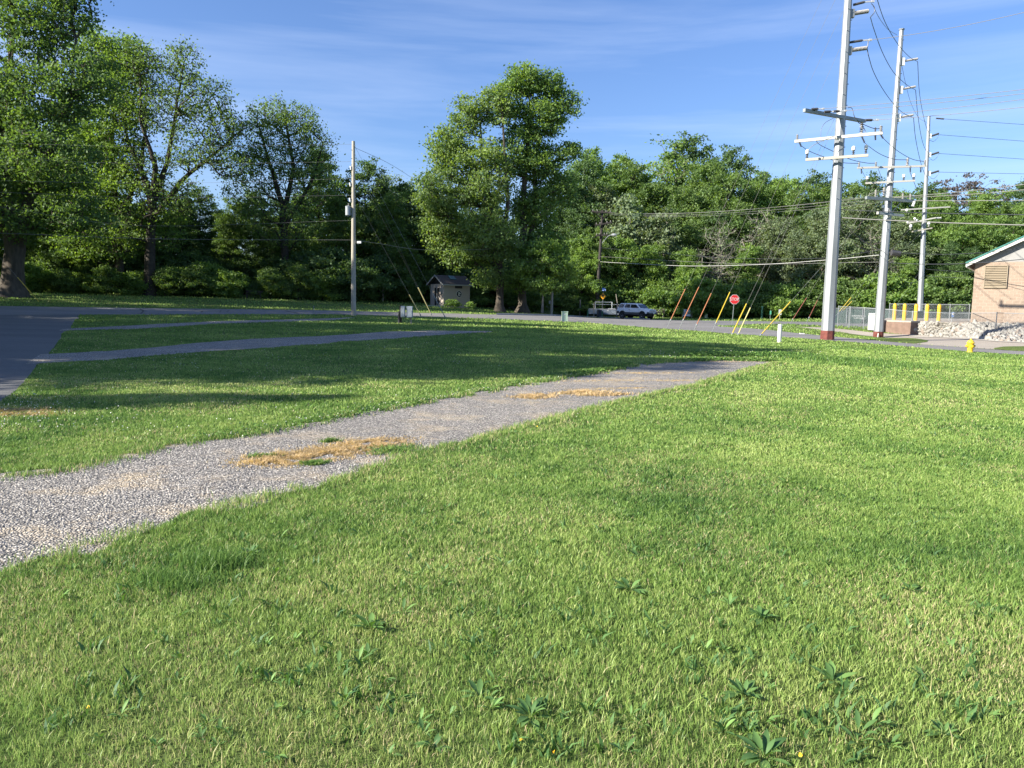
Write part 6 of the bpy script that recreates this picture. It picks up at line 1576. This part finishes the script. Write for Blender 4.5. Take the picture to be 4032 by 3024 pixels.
# brown routed trail sign
b = GY(2600, 97.5); tr_ = empty('trail_sign', b, 0, 'dark brown wooden trail sign with faded lettering right of the white SUV', 'sign board')
WT = mat('dark_sign_wood', (.05, .04, .032), .85, var=.2)
for px in (2573, 2611): q = GY(px, 97.5); MB().beam(q - Zv * .1, Vector((q.x, q.y, P(px, 1216, 97.5).z)), .15, .15).build('post', WOODG, tr_)
pn = MB()
for k in range(3): pn.box((P(2572, 1221 + k * 7.2, 97.4) + P(2617, 1221 + k * 7.2, 97.4)) / 2, (1.45, .05, .2))
pn.build('planks', WT, tr_)
off = tr_.location
for k, tx in enumerate(('RIVER TRAIL', 'PARK OPEN', 'DAWN TO DUSK')):
    c = P(2594, 1221 + k * 7.2, 97.35) - off; text_obj(tx, .16, 'lettering', mat('faded_letter', (.3, .29, .24), .8), tr_, (c.x, c.y, c.z), (math.pi / 2, 0, 0), .9)
b = GY(2780, 97); q = empty('pale_marker', b, 0, 'small pale yellow marker stone with a notched top across the road', 'marker'); u = 97 / F
MB().prism([b + Vector((x_ * u, 0, z_ * u)) for x_, z_ in ((-6, 0), (5, 0), (6, 11), (6, 17), (3, 17), (2, 13), (-1, 13), (-2, 17), (-5, 17), (-4, 10))], (0, .25, 0)).build('block', mat('pale_yellow_stone', (.55, .55, .33), .8), q)
MB().box(b + Vector((0, -.02, 8 * u)), (6 * u, .02, 2 * u)).build('print', GALVD, q)
for px, y0, y1, w, hgt, m, Ys, lab in ((3032, 1238, 1218, 9, 22, mat('small_green_sign', (.10, .42, .28), .5), 94, 'small green sign on a thin post at the woods\' edge'), (3069, 1240, 1218, 11, 21, WHITEP, 93, 'white vertical sign on a wooden post at the woods\' edge')):
    b = GY(px, Ys); o = empty('small_sign', b, 0, lab, 'sign'); t = P(px, 1218, Ys)
    MB().beam(b - Zv * .1, Vector((b.x, b.y, P(px, 1222, Ys).z)), .05 if 'green' in lab else .1, .06).build('post', GALVD if 'green' in lab else WOODG, o)
    c = P(px, (1218 + 1240) / 2 if 'white' in lab else 1231, Ys - .08); c.x = b.x
    MB().box(c, (w * Ys / F * (.62 if 'green' in lab else 1), .02, hgt * Ys / F * (.65 if 'green' in lab else 1))).build('sign_plate', m, o)
    if 'white' in lab: child(o, None, 'print', GALVD, lambda mb: [mb.box(c + Vector((0, -.02, z_)), (.12, .01, .05)) for z_ in (-.16, 0, .16)])
b = GY(2999, 95); o = MB().lathe(b, [(.01, 0), (.13, 0), (.13, 1.35), (.16, 1.4), (.1, 1.55), (.01, 1.56)], 8).build('green_standpipe', mat('standpipe_green', (.02, .09, .06), .6)); tag(o, 'dark green standpipe post in the shade past the STOP sign', 'post')
# litter / debris
p = G(3158, 1316); o = MB().box(p + Zv * .04, (.30, .2, .07)).build('litter_box', WHITEP, bevel=.01); tag(o, 'small scrap of white litter on the island grass by the road', 'litter')

# ------------------------------------------------------------------ white SUV
YC = 90.; cpt = GY(2505, YC); ang = math.radians(-43)
car = empty('parked_suv', cpt, ang, 'white boxy SUV with dark lower cladding parked at the woods, hitched to the trailer', 'car')
CW = mat('car_white', (.92, .92, .93), .3, spec=.6); CD = mat('car_cladding', (.09, .09, .095), .5); GLS = mat('car_glass', (.012, .014, .017), .08, spec=.8); TYR = mat('tyre_rubber', (.02, .02, .021), .85); RIMM = mat('rim_alloy', (.62, .62, .62), .3, .5)
def carb(mb, n, m, parent=None, **k): return mb.build(n, m, parent or car, local=True, **k)
Xs = [(-2.18, .62, 1.02, .84), (-2.10, .55, 1.14, .88), (-1.2, .53, 1.16, .90), (0, .53, 1.15, .90), (1.0, .53, 1.13, .90), (1.15, .53, 1.12, .90), (1.9, .55, 1.05, .87), (2.15, .58, .98, .80), (2.22, .62, .80, .74)]
def loft(secs):
    mb = MB(); n = len(secs[0])
    for s in secs: mb.v += s
    for i in range(len(secs) - 1):
        for k in range(n): mb.f.append((i * n + k, i * n + (k + 1) % n, (i + 1) * n + (k + 1) % n, (i + 1) * n + k))
    mb.f.append(tuple(range(n))[::-1]); mb.f.append(tuple(range((len(secs) - 1) * n, len(secs) * n))); return mb
LFT = .14
body = loft([[(x, -w, z0 + LFT), (x, -w * 1.01, (z0 + z1) / 2 + LFT), (x, -w * .97, z1 - .05 + LFT), (x, -w * .90, z1 + LFT), (x, w * .90, z1 + LFT), (x, w * .97, z1 - .05 + LFT), (x, w * 1.01, (z0 + z1) / 2 + LFT), (x, w, z0 + LFT)] for x, z0, z1, w in Xs])
carb(body, 'body', CW)
G1 = [(-2.10, 1.14, 1.16, .84, .84), (-1.86, 1.14, 1.66, .84, .66), (-1.7, 1.14, 1.70, .85, .66), (-.4, 1.14, 1.71, .85, .67), (.38, 1.13, 1.67, .85, .66), (.55, 1.13, 1.58, .85, .67), (1.12, 1.11, 1.14, .84, .80)]
gh = loft([[(x, -wb, zb + LFT - .02), (x, -wt, zt_ - .05 + LFT), (x, -wt * .92, zt_ + LFT), (x, wt * .92, zt_ + LFT), (x, wt, zt_ - .05 + LFT), (x, wb, zb + LFT - .02)] for x, zb, zt_, wb, wt in G1])
carb(gh, 'cabin', CW)
for s in (-1, 1):
    def wq(x, z):
        f = (z - 1.16) / .5; return (x, s * (.84 + (.665 - .84) * f + .012), z + LFT)
    for pl, nm in (([(-1.98, 1.20), (-1.28, 1.20), (-1.20, 1.60), (-1.76, 1.60)], 'rear_side_window'), ([(-1.12, 1.20), (-.38, 1.20), (-.38, 1.60), (-1.05, 1.60)], 'rear_door_window'), ([(-.28, 1.20), (.86, 1.20), (.40, 1.58), (-.28, 1.60)], 'front_door_window')):
        carb(MB().prism([wq(*p) for p in pl], (0, s * .012, 0)), nm, GLS)
    [carb(MB().box(*b_), 'side_cladding', CD) for b_ in (((-.05, s * .905, .56 + LFT), (2.1, .04, .26)), ((-2.0, s * .87, .66 + LFT), (.36, .05, .28)), ((2.05, s * .83, .66 + LFT), (.32, .05, .2)))]
    for x in (-1.36, 1.36):
        carb(MB().lathe((x, s * .87, .55), [(.01, 0), (.46, 0), (.46, .045), (.01, .045)], 20, Vector((0, s, 0))), 'wheel_arch', BLACKM)
        w = carb(MB().lathe((x, s * .72, .375), [(.10, 0), (.34, 0), (.375, .03), (.375, .19), (.34, .23), (.22, .24)], 22, Vector((0, s, 0))), 'wheel', TYR)
        carb(MB().lathe((x, s * .93, .375), [(.01, 0), (.23, .0), (.23, .035), (.17, .012), (.07, .02), (.05, .045), (.01, .045)], 18, Vector((0, s, 0))), 'rim', RIMM, w)
    carb(MB().box((.78, s * .98, 1.26 + LFT), (.10, .17, .13)), 'side_mirror', CD)
    carb(MB().box((2.215, s * .60, .86 + LFT), (.04, .26, .14)), 'headlight', mat('lamp_glass', (.55, .57, .6), .15))
    carb(MB().box((-2.17, s * .76, 1.02 + LFT), (.06, .12, .26)), 'tail_light', mat('tail_red', (.25, .02, .02), .3))
    carb(MB().box((-.45, s * .905, 1.02 + LFT), (.16, .02, .03)), 'door_handle', CD)
    for x_ in (-1.2, -.33, .95): carb(MB().box((x_, s * .912, .88 + LFT), (.012, .006, .46)), 'door_seam', CD)
carb(MB().prism([(.60, -.62, 1.585 + LFT), (.60, .62, 1.585 + LFT), (1.10, .76, 1.175 + LFT), (1.10, -.76, 1.175 + LFT)], (.03, 0, .02)), 'windscreen', GLS)
carb(MB().prism([(-1.90, -.60, 1.62 + LFT), (-1.90, .60, 1.62 + LFT), (-2.12, .74, 1.20 + LFT), (-2.12, -.74, 1.20 + LFT)], (-.03, 0, .01)), 'rear_window', GLS)
gr_ = carb(MB().box((2.225, 0, .88 + LFT), (.03, .86, .16)), 'grille', BLACKM)
carb(MB().box((2.245, -.36, .88 + LFT), (.02, .03, .15)).box((2.245, -.24, .88 + LFT), (.02, .03, .15)).box((2.245, -.12, .88 + LFT), (.02, .03, .15)).box((2.245, 0, .88 + LFT), (.02, .03, .15)).box((2.245, .12, .88 + LFT), (.02, .03, .15)).box((2.245, .24, .88 + LFT), (.02, .03, .15)).box((2.245, .36, .88 + LFT), (.02, .03, .15)), 'grille_bars', CW, gr_)
bp = carb(MB().box((2.26, 0, .62 + LFT), (.16, 1.66, .20)), 'front_bumper', CD, bevel=.02)
carb(MB().box((2.35, .05, .62 + LFT), (.015, .36, .12)), 'licence_plate', WHITEP, bp)
carb(MB().box((-2.22, 0, .60 + LFT), (.14, 1.66, .22)), 'rear_bumper', CD, bevel=.02)
carb(MB().box((-.8, .52, 1.735 + LFT), (1.6, .04, .04)).box((-.8, -.52, 1.735 + LFT), (1.6, .04, .04)), 'roof_rails', CD)
carb(MB().box((0, 0, .50), (3.6, 1.1, .26)), 'underbody', BLACKM)

# trailer
tl = GY(2378, 96.); tr2 = empty('utility_trailer', tl, math.radians(-6), 'low grey flat-sided trailer with a white pipe rack, behind the dark pole', 'trailer')
TG = mat('trailer_grey', (.27, .31, .36), .5, var=.08)
def trb(mb, n, m, parent=None, **k): return mb.build(n, m, parent or tr2, local=True, **k)
LL = 3.9
sd = trb(MB().box((0, -.8, .72), (LL, .04, .62)).box((0, .8, .72), (LL, .04, .62)).box((-LL / 2, 0, .72), (.04, 1.6, .62)).box((LL / 2, 0, .72), (.04, 1.6, .62)).box((0, 0, .44), (LL, 1.6, .06)), 'bed', TG)
trb(MB().box((0, -.83, 1.04), (LL + .06, .07, .05)).box((0, .83, 1.04), (LL + .06, .07, .05)).box((.9, -.80, 1.1), (.9, .06, .1)), 'rim_rail', WHITEP, sd)
rk = MB()
for x_ in (-1.1, .95):
    for y_ in (-.7, .7): rk.cyl((x_, y_, 1.0), (x_, y_, 1.9), .04, .04, 6)
    rk.cyl((x_, -.7, 1.9), (x_, .7, 1.9), .04, .04, 6)
for y_ in (-.7, .7): rk.cyl((-1.1, y_, 1.9), (.95, y_, 1.9), .04, .04, 6)
rk.cyl((-1.5, -.72, 1.62), (1.8, -.72, 1.62), .025, .025, 6)
trb(rk, 'pipe_rack', mat('rack_white', (.6, .63, .62), .5))
for s in (-1, 1):
    w = trb(MB().lathe((-.3, s * .86, .30), [(.08, 0), (.27, 0), (.30, .03), (.30, .15), (.27, .18), (.15, .18)], 18, Vector((0, s, 0))), 'wheel', TYR)
    trb(MB().lathe((-.3, s * 1.02, .30), [(.01, 0), (.16, 0), (.16, .03), (.01, .03)], 14, Vector((0, s, 0))), 'rim', RIMM, w)
    trb(MB().box((-.3, s * .93, .66), (.85, .22, .03)), 'fender', TG)
trb(MB().beam((LL / 2, 0, .45), (LL / 2 + 1.0, -.35, .5), .08, .1), 'tongue', mat('rust_brown', (.12, .06, .04), .8))
trb(MB().lathe((.45, -.825, .88), [(.01, 0), (.12, 0), (.12, .02), (.01, .02)], 14, Vector((0, -1, 0))), 'round_decal', WHITEP)
trb(MB().tube(curve_pts([(.75, -.83, .85), (.85, -.84, .65), (1.05, -.84, .52), (1.3, -.84, .45)]), .015, 4), 'hanging_cord', RUBBER)
print('objects', len(bpy.data.objects))
